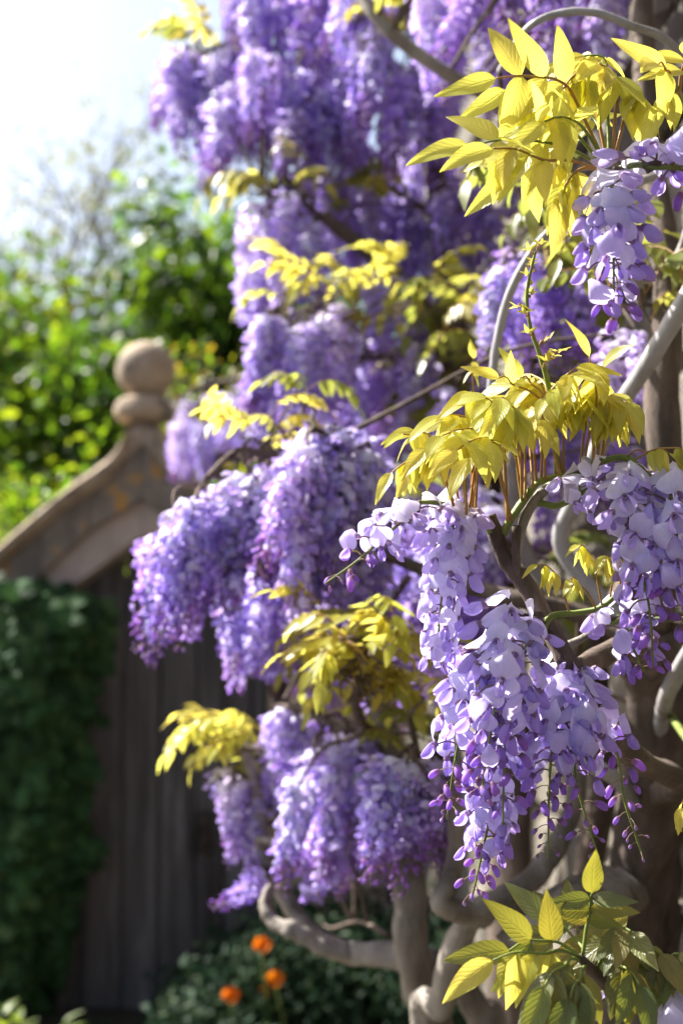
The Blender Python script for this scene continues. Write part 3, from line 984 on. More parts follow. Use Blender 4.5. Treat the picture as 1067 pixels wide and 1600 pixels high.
def twig(plant, p, sag=0.03, r=0.0022):
    sk = SKEL[plant]
    q = min(sk, key=lambda s: (s - p).length_squared)
    d = (q - p).length
    m1 = p.lerp(q, 0.35) + Vector((RR.uniform(-0.02, 0.02), RR.uniform(-0.02, 0.02), sag * 0.5 + 0.03 * d))
    c = catmull([p - Vector((0, 0, 0.004)), m1, p.lerp(q, 0.75) + Vector((0, 0, 0.03 * d)), q], 4)
    n = len(c)
    V, F, UV = tube(c, [r * (1 + 1.2 * i / n) for i in range(n)], 5)
    TWIGS[plant].add(V, F, (0.3, 0.3, 0.3), 0, UV)


def hang(plant, px, py, d, kind, L=None, tilt=None):
    p = P(px, py, d)
    s = (L or LEN[kind]) / LEN[kind]
    w = 0.5 * s + 0.5 * RR.uniform(0.95, 1.1)
    rot = Matrix.Rotation(RR.uniform(0, 6.28), 4, 'Z')
    tl = Matrix.Rotation(RR.gauss(0, 0.15), 4, 'X') @ Matrix.Rotation(RR.gauss(0, 0.15) if tilt is None else tilt, 4, 'Y')
    mx = Matrix.Translation(p) @ tl @ rot @ Matrix.Diagonal((w, w, s, 1))
    place('raceme', RR.choice(RM[kind]), plant, mx)
    twig(plant, p)


def curtain(plant, x0, x1, y0, y1, d0, d1, n, L0, L1, kinds, slope=0.0):
    """n racemes spread evenly-but-loosely over a stretch of the plant; slope lowers the outer ends"""
    for i in range(n):
        fx = (i * 0.618034 + RR.uniform(-0.06, 0.06)) % 1
        px = x0 + (x1 - x0) * fx
        py = y0 + (y1 - y0) * RR.random() + slope * (1 - fx)
        hang(plant, px, py, RR.uniform(d0, d1), RR.choice(kinds), RR.uniform(L0, L1))


# upper far masses
curtain(far, 365, 560, -130, 20, 3.1, 3.6, 20, 0.20, 0.29, ['long', 'dark', 'dark'])
curtain(far, 560, 780, -120, 30, 2.9, 3.6, 18, 0.20, 0.28, ['long', 'std', 'dark'])
curtain(far, 258, 350, 62, 110, 3.35, 3.6, 8, 0.12, 0.19, ['dark', 'std'], 30)
curtain(far, 268, 400, 75, 120, 3.3, 3.6, 10, 0.17, 0.24, ['dark', 'std', 'long'])
curtain(far, 330, 520, 110, 190, 3.1, 3.5, 14, 0.17, 0.22, ['dark', 'std'])
curtain(far, 305, 400, 90, 165, 3.3, 3.55, 9, 0.15, 0.22, ['std', 'dark'])
curtain(far, 390, 560, 60, 150, 3.0, 3.5, 15, 0.18, 0.26, ['dark', 'long', 'std'])
curtain(far, 540, 720, 50, 150, 2.9, 3.4, 12, 0.18, 0.25, ['dark', 'std'])
# second tier
curtain(far, 392, 490, 300, 385, 2.95, 3.25, 14, 0.16, 0.22, ['std', 'pale'])
curtain(far, 560, 690, 180, 300, 3.4, 4.0, 12, 0.2, 0.26, ['std', 'dark'])
curtain(far, 540, 700, 330, 440, 3.3, 3.8, 12, 0.18, 0.24, ['std', 'pale', 'dark'])
curtain(far, 420, 560, 250, 330, 3.3, 3.7, 8, 0.18, 0.24, ['std', 'dark'])
curtain(far, 560, 680, 560, 680, 3.3, 3.6, 9, 0.18, 0.24, ['std', 'dark'])
curtain(far, 375, 420, 420, 450, 2.95, 3.1, 4, 0.08, 0.12, ['pale'])
curtain(far, 480, 660, 220, 330, 3.3, 3.7, 13, 0.18, 0.24, ['std', 'pale', 'dark'])
curtain(far, 690, 800, 230, 390, 3.0, 3.4, 8, 0.17, 0.22, ['dark', 'std'])
curtain(far, 410, 530, 455, 540, 2.7, 2.95, 16, 0.16, 0.22, ['std', 'pale', 'long'], 30)
curtain(far, 520, 660, 430, 560, 2.85, 3.2, 15, 0.16, 0.22, ['std', 'dark', 'pale'])
curtain(far, 600, 665, 560, 600, 3.1, 3.3, 5, 0.15, 0.2, ['dark'])
curtain(far, 430, 560, 560, 640, 2.9, 3.3, 8, 0.16, 0.2, ['dark', 'std'])
curtain(far, 262, 410, 590, 640, 4.3, 4.7, 17, 0.15, 0.22, ['pale', 'std'], 45)
curtain(far, 660, 900, -60, 60, 2.6, 3.0, 13, 0.17, 0.22, ['std', 'dark', 'pale'])
# middle plant
curtain(mid, 775, 900, 385, 430, 2.2, 2.5, 9, 0.14, 0.18, ['dark', 'std'])
for a in ((965, 515, 2.0, 'pale', 0.12), (1000, 520, 2.05, 'pale', 0.10), (930, 560, 2.3, 'dark', 0.13)):
    hang(mid, a[0], a[1], a[2], a[3], a[4])
for i in range(26):                                     # the broad bright dome
    fx = (i * 0.618034) % 1
    px = 252 + 190 * fx
    py = 712 + 105 * (1 - fx) ** 1.5 + RR.uniform(-6, 50)
    hang(mid, px, py, RR.uniform(2.08, 2.38), RR.choice(['std', 'std', 'pale', 'dark']), RR.uniform(0.15, 0.20), RR.uniform(0.0, 0.16))
curtain(mid, 345, 480, 885, 925, 2.35, 2.55, 9, 0.14, 0.18, ['std', 'pale'])
curtain(mid, 480, 640, 900, 960, 2.5, 2.8, 9, 0.16, 0.2, ['std', 'dark'])
curtain(mid, 470, 620, 1120, 1180, 2.4, 2.6, 8, 0.15, 0.2, ['std', 'dark'])
curtain(mid, 840, 1000, 640, 760, 2.4, 2.6, 6, 0.15, 0.2, ['dark'])
curtain(mid, 455, 575, 672, 720, 2.0, 2.25, 16, 0.17, 0.24, ['std', 'pale', 'std'])
curtain(mid, 430, 600, 790, 850, 2.1, 2.4, 12, 0.15, 0.2, ['std', 'dark'])
curtain(mid, 432, 470, 1108, 1125, 2.4, 2.55, 5, 0.14, 0.17, ['std', 'pale'])
curtain(mid, 352, 400, 1205, 1225, 2.42, 2.55, 5, 0.13, 0.16, ['std', 'pale'])
curtain(mid, 468, 590, 1140, 1200, 2.15, 2.35, 13, 0.15, 0.20, ['std', 'pale'], 25)
curtain(mid, 600, 690, 1185, 1215, 1.88, 2.05, 9, 0.13, 0.175, ['std', 'dark'])
curtain(mid, 425, 560, 1270, 1300, 2.5, 2.7, 5, 0.11, 0.14, ['dark'])
curtain(mid, 625, 770, 760, 880, 2.25, 2.5, 9, 0.16, 0.21, ['dark', 'std'])
hang(mid, 418, 1366, 2.38, 'dark', 0.105, 0.85)

curtain(mid, 660, 900, 560, 700, 2.5, 2.9, 12, 0.16, 0.22, ['dark', 'std'])
curtain(mid, 620, 790, 860, 960, 2.4, 2.8, 8, 0.16, 0.2, ['dark'])
curtain(far, 780, 1060, -200, -40, 2.2, 2.9, 14, 0.2, 0.25, ['std', 'dark'])  # added racemes, mostly above the view, put there to shade the house wall
curtain(far, 540, 740, 690, 900, 3.3, 3.9, 20, 0.18, 0.24, ['dark', 'std'])  # extra racemes hidden behind the middle plant, added to block sun from the wall
curtain(far, 560, 740, 900, 1040, 3.2, 3.8, 14, 0.16, 0.22, ['dark', 'std'])  # lower row of the added screen, keeps sun off the wall
# --- compound leaves too far to pick leaflets apart
RL = random.Random(55)
def compound_mesh(seed, col, hangf, pairs=5, L=0.13, ll=0.048):
    rng = random.Random(seed)
    mb = MB()
    pts = catmull([(0, 0, 0), (L * 0.35, 0, L * 0.28), (L * 0.75, 0, L * 0.22), (L, 0, -0.1 * L)], 5)
    V, F, UV = tube(pts, [0.0014] * len(pts), 4)
    mb.add(V, F, (0.34, 0.22, 0.06), 1)
    T = [leaflet_tmpl(rng, 2, 5, 0.235, col) for _ in range(4)]
    n = len(pts)
    for k in range(pairs):
        f = 0.3 + 0.68 * k / pairs
        i = int(f * (n - 1))
        p = pts[i]
        t = (pts[min(i + 1, n - 1)] - pts[max(i - 1, 0)]).normalized()
        for s in (-1, 1):
            d = (t * 0.45 + Vector((0, s, 0)) * (1 - 0.75 * hangf) + Vector((0, 0, -1.3 * hangf))).normalized() + Vector((rng.gauss(0, 0.16), rng.gauss(0, 0.16), rng.gauss(0, 0.16)))
            mb.put(rng.choice(T), frame(d, Vector((0.3 * hangf, s * hangf, 1)), p, ll * rng.uniform(0.75, 1.15)))
    mb.put(T[0], frame(t + Vector((0, 0, -0.5 * hangf)), (0, 0, 1), pts[-1], ll * 1.1))
    return mb.mesh('compound_leaf', ['leaf_far', 'petiole'])


YG = (0.41, 0.415, 0.075)
CM = {'y': [compound_mesh(500 + i, YG, 0.08 + 0.13 * i) for i in range(5)],
      'g': [compound_mesh(520 + i, (0.18, 0.21, 0.04), 0.3 + 0.12 * i) for i in range(4)]}


def leafy(plant, x0, x1, y0, y1, d0, d1, n, kinds='y', s0=0.7, s1=1.05, face=None):
    for i in range(n):
        p = P(RL.uniform(x0, x1), RL.uniform(y0, y1), RL.uniform(d0, d1))
        az = RL.uniform(0, 6.28) if face is None else face + RL.gauss(0, 0.6)
        s = RL.uniform(s0, s1)
        mx = Matrix.Translation(p) @ Matrix.Rotation(az, 4, 'Z') @ Matrix.Rotation(RL.uniform(-0.9, 0.25), 4, 'Y') @ Matrix.Rotation(RL.gauss(0, 0.35), 4, 'X') @ Matrix.Diagonal((s, s, s, 1))
        place('compound_leaf', RL.choice(CM[RL.choice(kinds)]), plant, mx)
        twig(plant, p, 0.0, 0.0016)


leafy(mid, 500, 645, 985, 1060, 1.85, 2.05, 26, 'y', 0.55, 0.85)
leafy(mid, 530, 660, 1060, 1115, 1.9, 2.1, 15, 'y', 0.55, 0.85)
leafy(mid, 470, 560, 1020, 1110, 2.2, 2.4, 7, 'g', 0.6, 0.8)
leafy(mid, 330, 415, 1150, 1180, 2.4, 2.5, 15, 'y', 0.55, 0.8, math.pi)
leafy(mid, 395, 430, 1190, 1310, 2.48, 2.58, 6, 'g', 0.6, 0.8)
leafy(mid, 360, 440, 655, 700, 2.1, 2.25, 8, 'y', 0.45, 0.7)
leafy(mid, 430, 480, 600, 625, 2.1, 2.2, 3, 'g', 0.5, 0.7)
leafy(mid, 560, 690, 1110, 1200, 2.05, 2.2, 8, 'gy', 0.5, 0.7)
leafy(mid, 585, 640, 730, 800, 2.3, 2.5, 5, 'g', 0.6, 0.8)
leafy(far, 390, 480, 270, 310, 2.95, 3.15, 9, 'yg', 0.7, 1.0)
leafy(far, 520, 660, 270, 340, 3.1, 3.3, 8, 'yg', 0.7, 1.0)
leafy(far, 430, 600, 430, 490, 2.65, 2.85, 13, 'y', 0.6, 0.9)
leafy(far, 600, 760, 440, 520, 2.6, 3.0, 17, 'yyg', 0.7, 1.0)
leafy(far, 285, 345, 45, 95, 3.4, 3.55, 7, 'yg', 0.7, 1.0)
leafy(far, 600, 680, 0, 60, 2.8, 3.0, 6, 'yg', 0.7, 1.0)
leafy(far, 640, 780, 540, 680, 2.8, 3.1, 10, 'g', 0.8, 1.1)
leafy(far, 350, 420, 580, 620, 4.6, 4.9, 5, 'g', 0.8, 1.0)
leafy(far, 560, 640, 620, 700, 3.1, 3.4, 7, 'yg', 0.7, 1.0)
leafy(mid, 760, 1000, 880, 1060, 2.3, 2.6, 14, 'g', 0.8, 1.1)
leafy(mid, 700, 960, 480, 700, 2.6, 2.9, 14, 'g', 0.8, 1.1)
leafy(far, 540, 760, 700, 1020, 3.1, 3.6, 20, 'g', 0.9, 1.2)  # leaves added to the hidden screen that blocks sun to the house wall
leafy(far, 700, 1080, -260, -60, 2.0, 2.8, 22, 'g', 0.9, 1.2)  # unseen overhead leaves, added to cast shade on the house wall
leafy(mid, 830, 990, 330, 420, 2.1, 2.4, 9, 'g', 0.7, 0.9)
leafy(near, 930, 1050, 400, 500, 1.75, 1.95, 8, 'g', 0.7, 1.0)
leafy(near, 780, 900, 250, 340, 1.7, 2.0, 7, 'g', 0.7, 0.9)

# ------------------------------------------------------------------ near racemes, each flower an object
RN = random.Random(7)
def as_mesh(T, name, mats):
    mb = MB()
    mb.put(T, Matrix.Identity(4))
    return mb.mesh(name, mats)


HERO_OPEN = [[as_mesh(flower_tmpl(a, RN, 2), 'flower', ['petal']) for _ in range(6)] for a in (0.0, 0.2, 0.45, 0.75)]
HERO_BUD = [[as_mesh(bud_tmpl(s, RN, 2), 'bud', ['petal']) for _ in range(4)] for s in (1.0, 0.8, 0.55, 0.38)]


def hero_raceme(pts, n, a0, a1, wide=1.0, t0=0.0, seed=0, skip=0.0, arm=1.0):
    """raceme along photo points (px, py, d); flowers are its children"""
    rng = random.Random(900 + seed)
    c = catmull([P(*p) for p in pts], 8)
    m = len(c)
    mb = MB()
    V, F, UV = tube(c, [0.0019 * (1 - 0.55 * i / m) for i in range(m)], 7, 0.1, rng)
    mb.add(V, F, (0.25, 0.3, 0.06), 0, UV)
    top = c[0]
    rac = place('raceme', mb.mesh('rachis', ['stem']), near)
    twig(near, top, 0.0, 0.0019)
    # finish of the tip: a knot of tiny buds
    for t, az, rise, age, s in raceme_nodes(n, rng, a0, a1, wide):
        if rng.random() < skip:
            continue
        f = t0 + (1 - t0) * t
        x = f * (m - 1)
        i = min(m - 2, int(x))
        p = c[i].lerp(c[i + 1], x - i)
        tan = (c[i + 1] - c[i]).normalized()
        d = Vector((math.cos(az) * math.cos(rise), math.sin(az) * math.cos(rise), math.sin(rise)))
        d = (d - tan * d.dot(tan) * 0.5).normalized()
        mx = frame(d, Vector((rng.gauss(0, 0.45), rng.gauss(0, 0.45), 1)), p, s * (1 if age > 0.6 else arm * 1.2))
        if age < 0.60:
            me = rng.choice(HERO_OPEN[min(3, int(max(0, age) / 0.15))])
            place('flower', me, rac, mx)
        else:
            k = 0 if age < 0.76 else 1 if age < 0.87 else 2 if age < 0.95 else 3
            place('bud', rng.choice(HERO_BUD[k]), rac, mx)
    return rac


# upper right, large and pale
hero_raceme([(955, 285, 1.24), (956, 340, 1.22), (958, 410, 1.21), (958, 500, 1.21)], 34, -0.1, 0.78, 1.12, 0.08, 1)
hero_raceme([(1010, 262, 1.23), (1035, 262, 1.22), (1070, 268, 1.22), (1100, 300, 1.22)], 11, 0.0, 0.75, 1.1, 0, 2)
# pale one left of the brown twig
hero_raceme([(710, 800, 1.35), (703, 850, 1.34), (690, 930, 1.33), (682, 1030, 1.33)], 46, -0.5, 0.42, 1.05, 0.02, 3)
hero_raceme([(655, 792, 1.34), (610, 830, 1.32), (560, 875, 1.31), (508, 912, 1.30)], 20, -0.2, 1.02, 0.95, 0.05, 4)
# the big hanging group
hero_raceme([(795, 955, 1.34), (785, 1030, 1.30), (772, 1110, 1.28), (760, 1180, 1.275), (752, 1245, 1.275)], 46, -0.1, 0.9, 1.05, 0.0, 5)
hero_raceme([(830, 985, 1.35), (808, 1060, 1.31), (790, 1150, 1.29), (785, 1290, 1.29)], 30, 0.1, 0.9, 1.0, 0.1, 6)
hero_raceme([(770, 1010, 1.37), (735, 1080, 1.33), (712, 1180, 1.32), (698, 1280, 1.32)], 42, -0.1, 0.98, 1.05, 0.05, 7)
hero_raceme([(800, 1130, 1.37), (775, 1230, 1.34), (758, 1310, 1.33), (738, 1400, 1.33)], 44, -0.05, 0.95, 1.0, 0.15, 8)
hero_raceme([(880, 1050, 1.38), (868, 1120, 1.33), (858, 1220, 1.31), (856, 1340, 1.31)], 44, -0.1, 1.02, 1.03, 0.0, 9)
hero_raceme([(895, 1060, 1.38), (900, 1130, 1.33), (900, 1220, 1.32), (935, 1340, 1.32)], 34, -0.05, 1.05, 1.0, 0.0, 10, 0.0)
hero_raceme([(905, 1120, 1.40), (960, 1170, 1.36), (975, 1250, 1.34), (1004, 1340, 1.34)], 24, 0.45, 1.05, 0.9, 0.1, 11)
# right edge group
hero_raceme([(965, 745, 1.33), (985, 800, 1.30), (1000, 880, 1.29), (1015, 960, 1.29), (1020, 1040, 1.29)], 44, -0.1, 0.85, 1.1, 0.0, 12)
hero_raceme([(1045, 760, 1.31), (1055, 830, 1.28), (1060, 900, 1.28), (1072, 1000, 1.28)], 30, -0.1, 0.92, 1.1, 0.0, 13)
hero_raceme([(905, 742, 1.35), (905, 760, 1.33), (905, 790, 1.33)], 9, -0.2, 0.3, 0.95, 0.0, 14)
hero_raceme([(965, 962, 1.36), (975, 990, 1.33), (992, 1020, 1.32), (1005, 1050, 1.32)], 14, -0.1, 0.85, 1.0, 0.0, 15)
hero_raceme([(1050, 1565, 1.22), (1056, 1590, 1.2), (1062, 1650, 1.2)], 12, -0.1, 0.4, 1.1, 0.0, 16)
hero_raceme([(880, 1565, 1.3), (878, 1590, 1.29), (870, 1660, 1.29)], 10, -0.1, 0.4, 1.0, 0.0, 17)

# ------------------------------------------------------------------ near compound leaves, each leaflet an object
LFY = [as_mesh(leaflet_tmpl(RN, 6, 12, 0.20, (0.46, 0.465, 0.085)), 'leaflet', ['leaf']) for _ in range(7)]
LFD = [as_mesh(leaflet_tmpl(RN, 6, 12, 0.20, RN.choice([(0.13, 0.155, 0.045), (0.17, 0.175, 0.05), (0.12, 0.145, 0.06)])), 'leaflet', ['leaf_dark']) for _ in range(7)]


def hero_leaf(base, apex, tip, pairs, lpx, hangf, kind=LFY, flat=0.0, seed=0, start=0.42, spread=1.0, rad=0.0011, mat='petiole'):
    """base/apex/tip: (px, py, d). lpx: leaflet length in photo pixels at that depth"""
    rng = random.Random(1300 + seed)
    c = catmull([P(*base), P(*base).lerp(P(*apex), 0.55) + Vector((0, 0, 0.004)), P(*apex), P(*apex).lerp(P(*tip), 0.55) + Vector((0, 0, 0.004)), P(*tip)], 6)
    m = len(c)
    mb = MB()
    V, F, UV = tube(c, [rad * (1.3 - 0.7 * i / m) for i in range(m)], 6, 0.05, rng)
    mb.add(V, F, (0.3, 0.2, 0.05), 0, UV)
    cl = place('compound_leaf', mb.mesh('leaf_stalk', [mat]), near)
    L0 = lpx * K * base[2]
    for k in range(pairs):
        f = start + (0.97 - start) * k / max(1, pairs)
        i = min(m - 2, int(f * (m - 1)))
        p = c[i]
        t = (c[i + 1] - c[i - 1]).normalized()
        side = t.cross(Vector((0, 0, 1)))
        side = side.normalized() if side.length > 0.05 else Vector((1, 0, 0))
        s2 = t.cross(Vector((0, 1, 0)))
        s2 = s2.normalized() if s2.length > 0.05 else side
        if s2.dot(side) < 0:
            side = -side
        side = side.lerp(s2, flat).normalized()
        size = L0 * (0.82 + 0.22 * math.sin(math.pi * (k + 0.6) / (pairs + 0.6))) * rng.uniform(0.88, 1.1)
        for s in (-1, 1):
            dr = t * (0.55 * (1 - 0.5 * hangf)) + side * s * spread * (1 - 0.72 * hangf) + Vector((0, 0, -1.5 * hangf))
            dr = dr.normalized() + Vector((rng.gauss(0, 0.13), rng.gauss(0, 0.13), rng.gauss(0, 0.13)))
            up = Vector((0, -1.8 * flat, 1 - 0.6 * flat)) + side * s * 1.6 * hangf * (1 - 0.6 * flat) + t * 0.4 * hangf + Vector((rng.gauss(0, 0.25), rng.gauss(0, 0.25), 0))
            place('leaflet', rng.choice(kind), cl, frame(dr, up, p, size))
    dr = t + Vector((0, 0, -0.9 * hangf)) + Vector((rng.gauss(0, 0.1), 0, 0))
    place('leaflet', rng.choice(kind), cl, frame(dr, Vector((0, -0.3 - 1.5 * flat, 1 - 0.6 * flat)), c[-1], L0 * rng.uniform(0.95, 1.15)))
    return cl


# central drooping cluster
central = [
    ((712, 792, 1.35), (672, 712, 1.33), (612, 738, 1.31), 4, 48, 0.85),
    ((718, 795, 1.35), (700, 705, 1.35), (648, 672, 1.34), 4, 46, 0.85),
    ((728, 800, 1.35), (715, 690, 1.32), (668, 700, 1.30), 4, 56, 0.55),
    ((738, 800, 1.36), (735, 660, 1.34), (690, 650, 1.33), 4, 60, 0.7),
    ((742, 802, 1.36), (750, 690, 1.30), (710, 690, 1.28), 4, 56, 0.5),
    ((792, 815, 1.36), (782, 640, 1.34), (735, 612, 1.33), 5, 62, 0.8),
    ((796, 812, 1.36), (770, 690, 1.29), (735, 715, 1.27), 3, 60, 0.45),
    ((815, 785, 1.36), (812, 650, 1.31), (780, 632, 1.29), 5, 62, 0.92),
    ((818, 782, 1.36), (800, 640, 1.38), (760, 625, 1.40), 4, 60, 0.5),
    ((838, 757, 1.355), (828, 640, 1.35), (845, 655, 1.31), 4, 56, 0.9),
    ((845, 752, 1.355), (850, 610, 1.37), (810, 590, 1.38), 4, 64, 0.55),
    ((872, 745, 1.35), (858, 640, 1.33), (890, 585, 1.31), 5, 58, 0.9),
    ((880, 745, 1.35), (880, 620, 1.35), (910, 612, 1.33), 5, 60, 0.85),
    ((905, 735, 1.345), (918, 640, 1.34), (940, 575, 1.33), 4, 60, 0.8),
    ((932, 722, 1.34), (942, 640, 1.33), (958, 615, 1.31), 4, 54, 0.9),
    ((938, 722, 1.34), (950, 650, 1.34), (972, 640, 1.32), 4, 50, 0.95),
    ((862, 640, 1.345), (800, 600, 1.34), (780, 590, 1.33), 1, 50, 0.0),
    ((862, 640, 1.345), (830, 600, 1.35), (815, 590, 1.35), 1, 48, 0.0),
]
for i, a in enumerate(central):
    hero_leaf(a[0], a[1], a[2], a[3], a[4] * 1.16, a[5] * 0.85, seed=i, start=0.5, flat=(0.15, 0.5, 0.35)[i % 3])
    if i < 16:
        j = lambda q, e: (q[0] + RN.uniform(-e, e), q[1] + RN.uniform(-e, e) * 0.7, q[2] + RN.uniform(-0.03, 0.03))
        hero_leaf(j(a[0], 6), j(a[1], 22), j(a[2], 26), max(2, a[3] - 1), a[4] * 1.05, a[5] * 0.7, seed=500 + i, start=0.6, flat=(0.6, 0.2, 0.4)[i % 3])
# upper spray of broad leaves
upper = [
    ((948, 262, 1.265), (880, 130, 1.25), (775, 122, 1.24), 3, 92, 0.12),
    ((946, 264, 1.265), (850, 222, 1.24), (735, 228, 1.22), 3, 98, 0.16),
    ((944, 268, 1.265), (850, 250, 1.22), (770, 232, 1.2), 3, 80, 0.5),
    ((946, 264, 1.265), (855, 170, 1.27), (790, 140, 1.26), 4, 78, 0.85),
    ((950, 260, 1.265), (915, 110, 1.27), (878, 140, 1.25), 5, 76, 0.85),
    ((952, 258, 1.265), (945, 95, 1.28), (900, 92, 1.29), 4, 78, 0.5),
    ((955, 258, 1.265), (965, 130, 1.27), (935, 100, 1.25), 4, 74, 0.7),
    ((948, 262, 1.265), (900, 190, 1.24), (850, 190, 1.22), 4, 82, 0.35),
    ((942, 270, 1.265), (900, 268, 1.25), (872, 315, 1.23), 4, 76, 0.9),
    ((944, 268, 1.265), (890, 240, 1.3), (800, 280, 1.31), 3, 88, 0.3),
    ((958, 258, 1.265), (985, 150, 1.27), (1000, 160, 1.26), 3, 66, 0.8),
    ((955, 258, 1.265), (930, 190, 1.31), (890, 160, 1.33), 4, 80, 0.3),
    ((1050, 130, 1.28), (1040, 110, 1.25), (1028, 100, 1.22), 1, 86, 0.3),
    ((1052, 132, 1.28), (1045, 140, 1.25), (1030, 165, 1.24), 2, 66, 0.8),
    ((1060, 150, 1.3), (1065, 110, 1.28), (1075, 90, 1.26), 2, 80, 0.3),
]
for i, a in enumerate(upper):
    hero_leaf(a[0], a[1], a[2], a[3], a[4] * 1.08, a[5] * 0.9, seed=40 + i, start=0.5, flat=(0.85, 0.6, 0.75)[i % 3], rad=0.0013, mat='stem' if i % 2 else 'petiole')
# small young ones at right
small = [
    ((888, 955, 1.34), (870, 900, 1.33), (838, 882, 1.32), 2, 38, 0.85),
    ((940, 946, 1.33), (925, 880, 1.32), (905, 850, 1.31), 3, 36, 0.85),
    ((952, 940, 1.33), (960, 890, 1.32), (945, 868, 1.31), 3, 40, 0.85),
    ((965, 930, 1.33), (975, 880, 1.32), (985, 862, 1.31), 3, 38, 0.9),
    ((930, 950, 1.33), (905, 915, 1.32), (890, 905, 1.30), 3, 34, 0.6),
    ((975, 715, 1.33), (1010, 706, 1.31), (1045, 708, 1.30), 2, 44, 0.8),
    ((985, 722, 1.33), (1050, 700, 1.30), (1075, 715, 1.29), 3, 46, 0.9),
    ((1078, 1230, 1.40), (1070, 1250, 1.38), (1064, 1262, 1.36), 2, 46, 0.95),
    ((823, 490, 1.328), (815, 480, 1.325), (808, 482, 1.32), 1, 20, 0.2),
    ((845, 560, 1.33), (862, 560, 1.325), (872, 552, 1.32), 2, 22, 0.1),
    ((840, 545, 1.33), (850, 535, 1.33), (858, 530, 1.33), 1, 14, 0.1),
    ((740, 620, 1.6), (738, 585, 1.55), (740, 560, 1.55), 2, 30, 0.7),
]
for i, a in enumerate(small):
    hero_leaf(*a, seed=70 + i, start=0.6, rad=0.0008)
for i, (x, y, s) in enumerate([(826, 500, 16), (824, 470, 14), (829, 440, 15), (825, 418, 13), (834, 402, 15), (838, 392, 13), (832, 530, 16), (848, 575, 20), (836, 425, 10), (822, 455, 10)]):
    sg = 1 if i % 2 else -1
    hero_leaf((x, y, 1.327), (x + sg * 4, y - 5, 1.325), (x + sg * 7, y - 9, 1.322), 1, s, 0.0, seed=200 + i, start=0.7, rad=0.0006, flat=0.6)
# lower right spray of older, greener leaves
lower = [
    ((905, 1495, 1.2), (850, 1470, 1.19), (795, 1485, 1.18), 2, 96, 0.05, LFD),
    ((905, 1495, 1.2), (850, 1490, 1.17), (770, 1500, 1.16), 3, 84, 0.75, LFD),
    ((910, 1492, 1.2), (920, 1430, 1.2), (925, 1395, 1.19), 3, 72, 0.25, LFD),
    ((925, 1515, 1.21), (900, 1470, 1.23), (860, 1440, 1.24), 2, 86, 0.15, LFD),
    ((930, 1520, 1.22), (960, 1460, 1.21), (985, 1455, 1.19), 4, 74, 0.55, LFD),
    ((940, 1525, 1.23), (985, 1475, 1.22), (1030, 1490, 1.2), 4, 72, 0.8, LFD),
    ((905, 1500, 1.2), (880, 1510, 1.16), (850, 1540, 1.14), 3, 92, 0.7, LFD),
    ((915, 1510, 1.2), (905, 1530, 1.16), (890, 1560, 1.14), 3, 88, 0.7, LFD),
    ((950, 1535, 1.25), (970, 1510, 1.2), (1000, 1540, 1.17), 4, 78, 0.8, LFD),
    ((1030, 1570, 1.22), (1040, 1510, 1.21), (1060, 1490, 1.2), 4, 62, 0.75, LFD),
    ((980, 1550, 1.25), (940, 1500, 1.27), (900, 1450, 1.28), 3, 80, 0.3, LFD),
]
for i, a in enumerate(lower):
    hero_leaf(a[0], a[1], a[2], a[3], a[4] * 1.1, a[5], a[6] if i != 1 else LFY, seed=100 + i, start=0.4, flat=0.7, rad=0.0013, mat='stem')
for pl in (near, mid, far):
    place('twigs', TWIGS[pl].mesh('twigs', ['bark_brown']), pl, kind='stuff')


# ------------------------------------------------------------------ ivy on the left jamb
def ivy_leaf_mesh(seed):
    rng = random.Random(seed)
    out = [(0, 0), (0.10, 0.34), (0.38, 0.50), (0.42, 0.24), (0.78, 0.30), (1.0, 0.0), (0.78, -0.30), (0.42, -0.24), (0.38, -0.50), (0.10, -0.34)]
    V = [(0.4, 0, 0.03)] + [(x + rng.uniform(-0.04, 0.04), y + rng.uniform(-0.04, 0.04), -0.22 * abs(y) - 0.16 * x * x) for x, y in out]
    n = len(out)
    F = [(0, 1 + i, 1 + (i + 1) % n) for i in range(n)]
    mb = MB()
    C = [(0.05, 0.105, 0.03)] + [(0.032, 0.075, 0.026)] * n
    mb.add(V, F, np.array(C))
    return mb


RI = random.Random(91)
ivy = thing('ivy', (P(40, 1570, 5.7).x, 5.72, 0), 'dark green ivy climbing the stone jamb beside the plank gate', 'ivy')
IV = [ivy_leaf_mesh(i) for i in range(5)]
IVM = [b.mesh('leaf', ['ivy_leaf'], False) for b in IV]
IVT = [b.tmpl() for b in IV]
for q in range(9):
    x0 = RI.uniform(-140, 90)
    pts = [P(x0 + RI.uniform(-30, 40) * j * 0.4 + 18 * math.sin(j + q), 1600 - j * RI.uniform(95, 125), 5.74) for j in range(6)]
    c = catmull(pts, 4)
    mb = MB()
    V, F, UV = tube(c, [0.012 * (1 - 0.7 * i / len(c)) for i in range(len(c))], 6, 0.2, RI)
    mb.add(V, F)
    place('stem', mb.mesh('stem', ['bark_tree']), ivy)
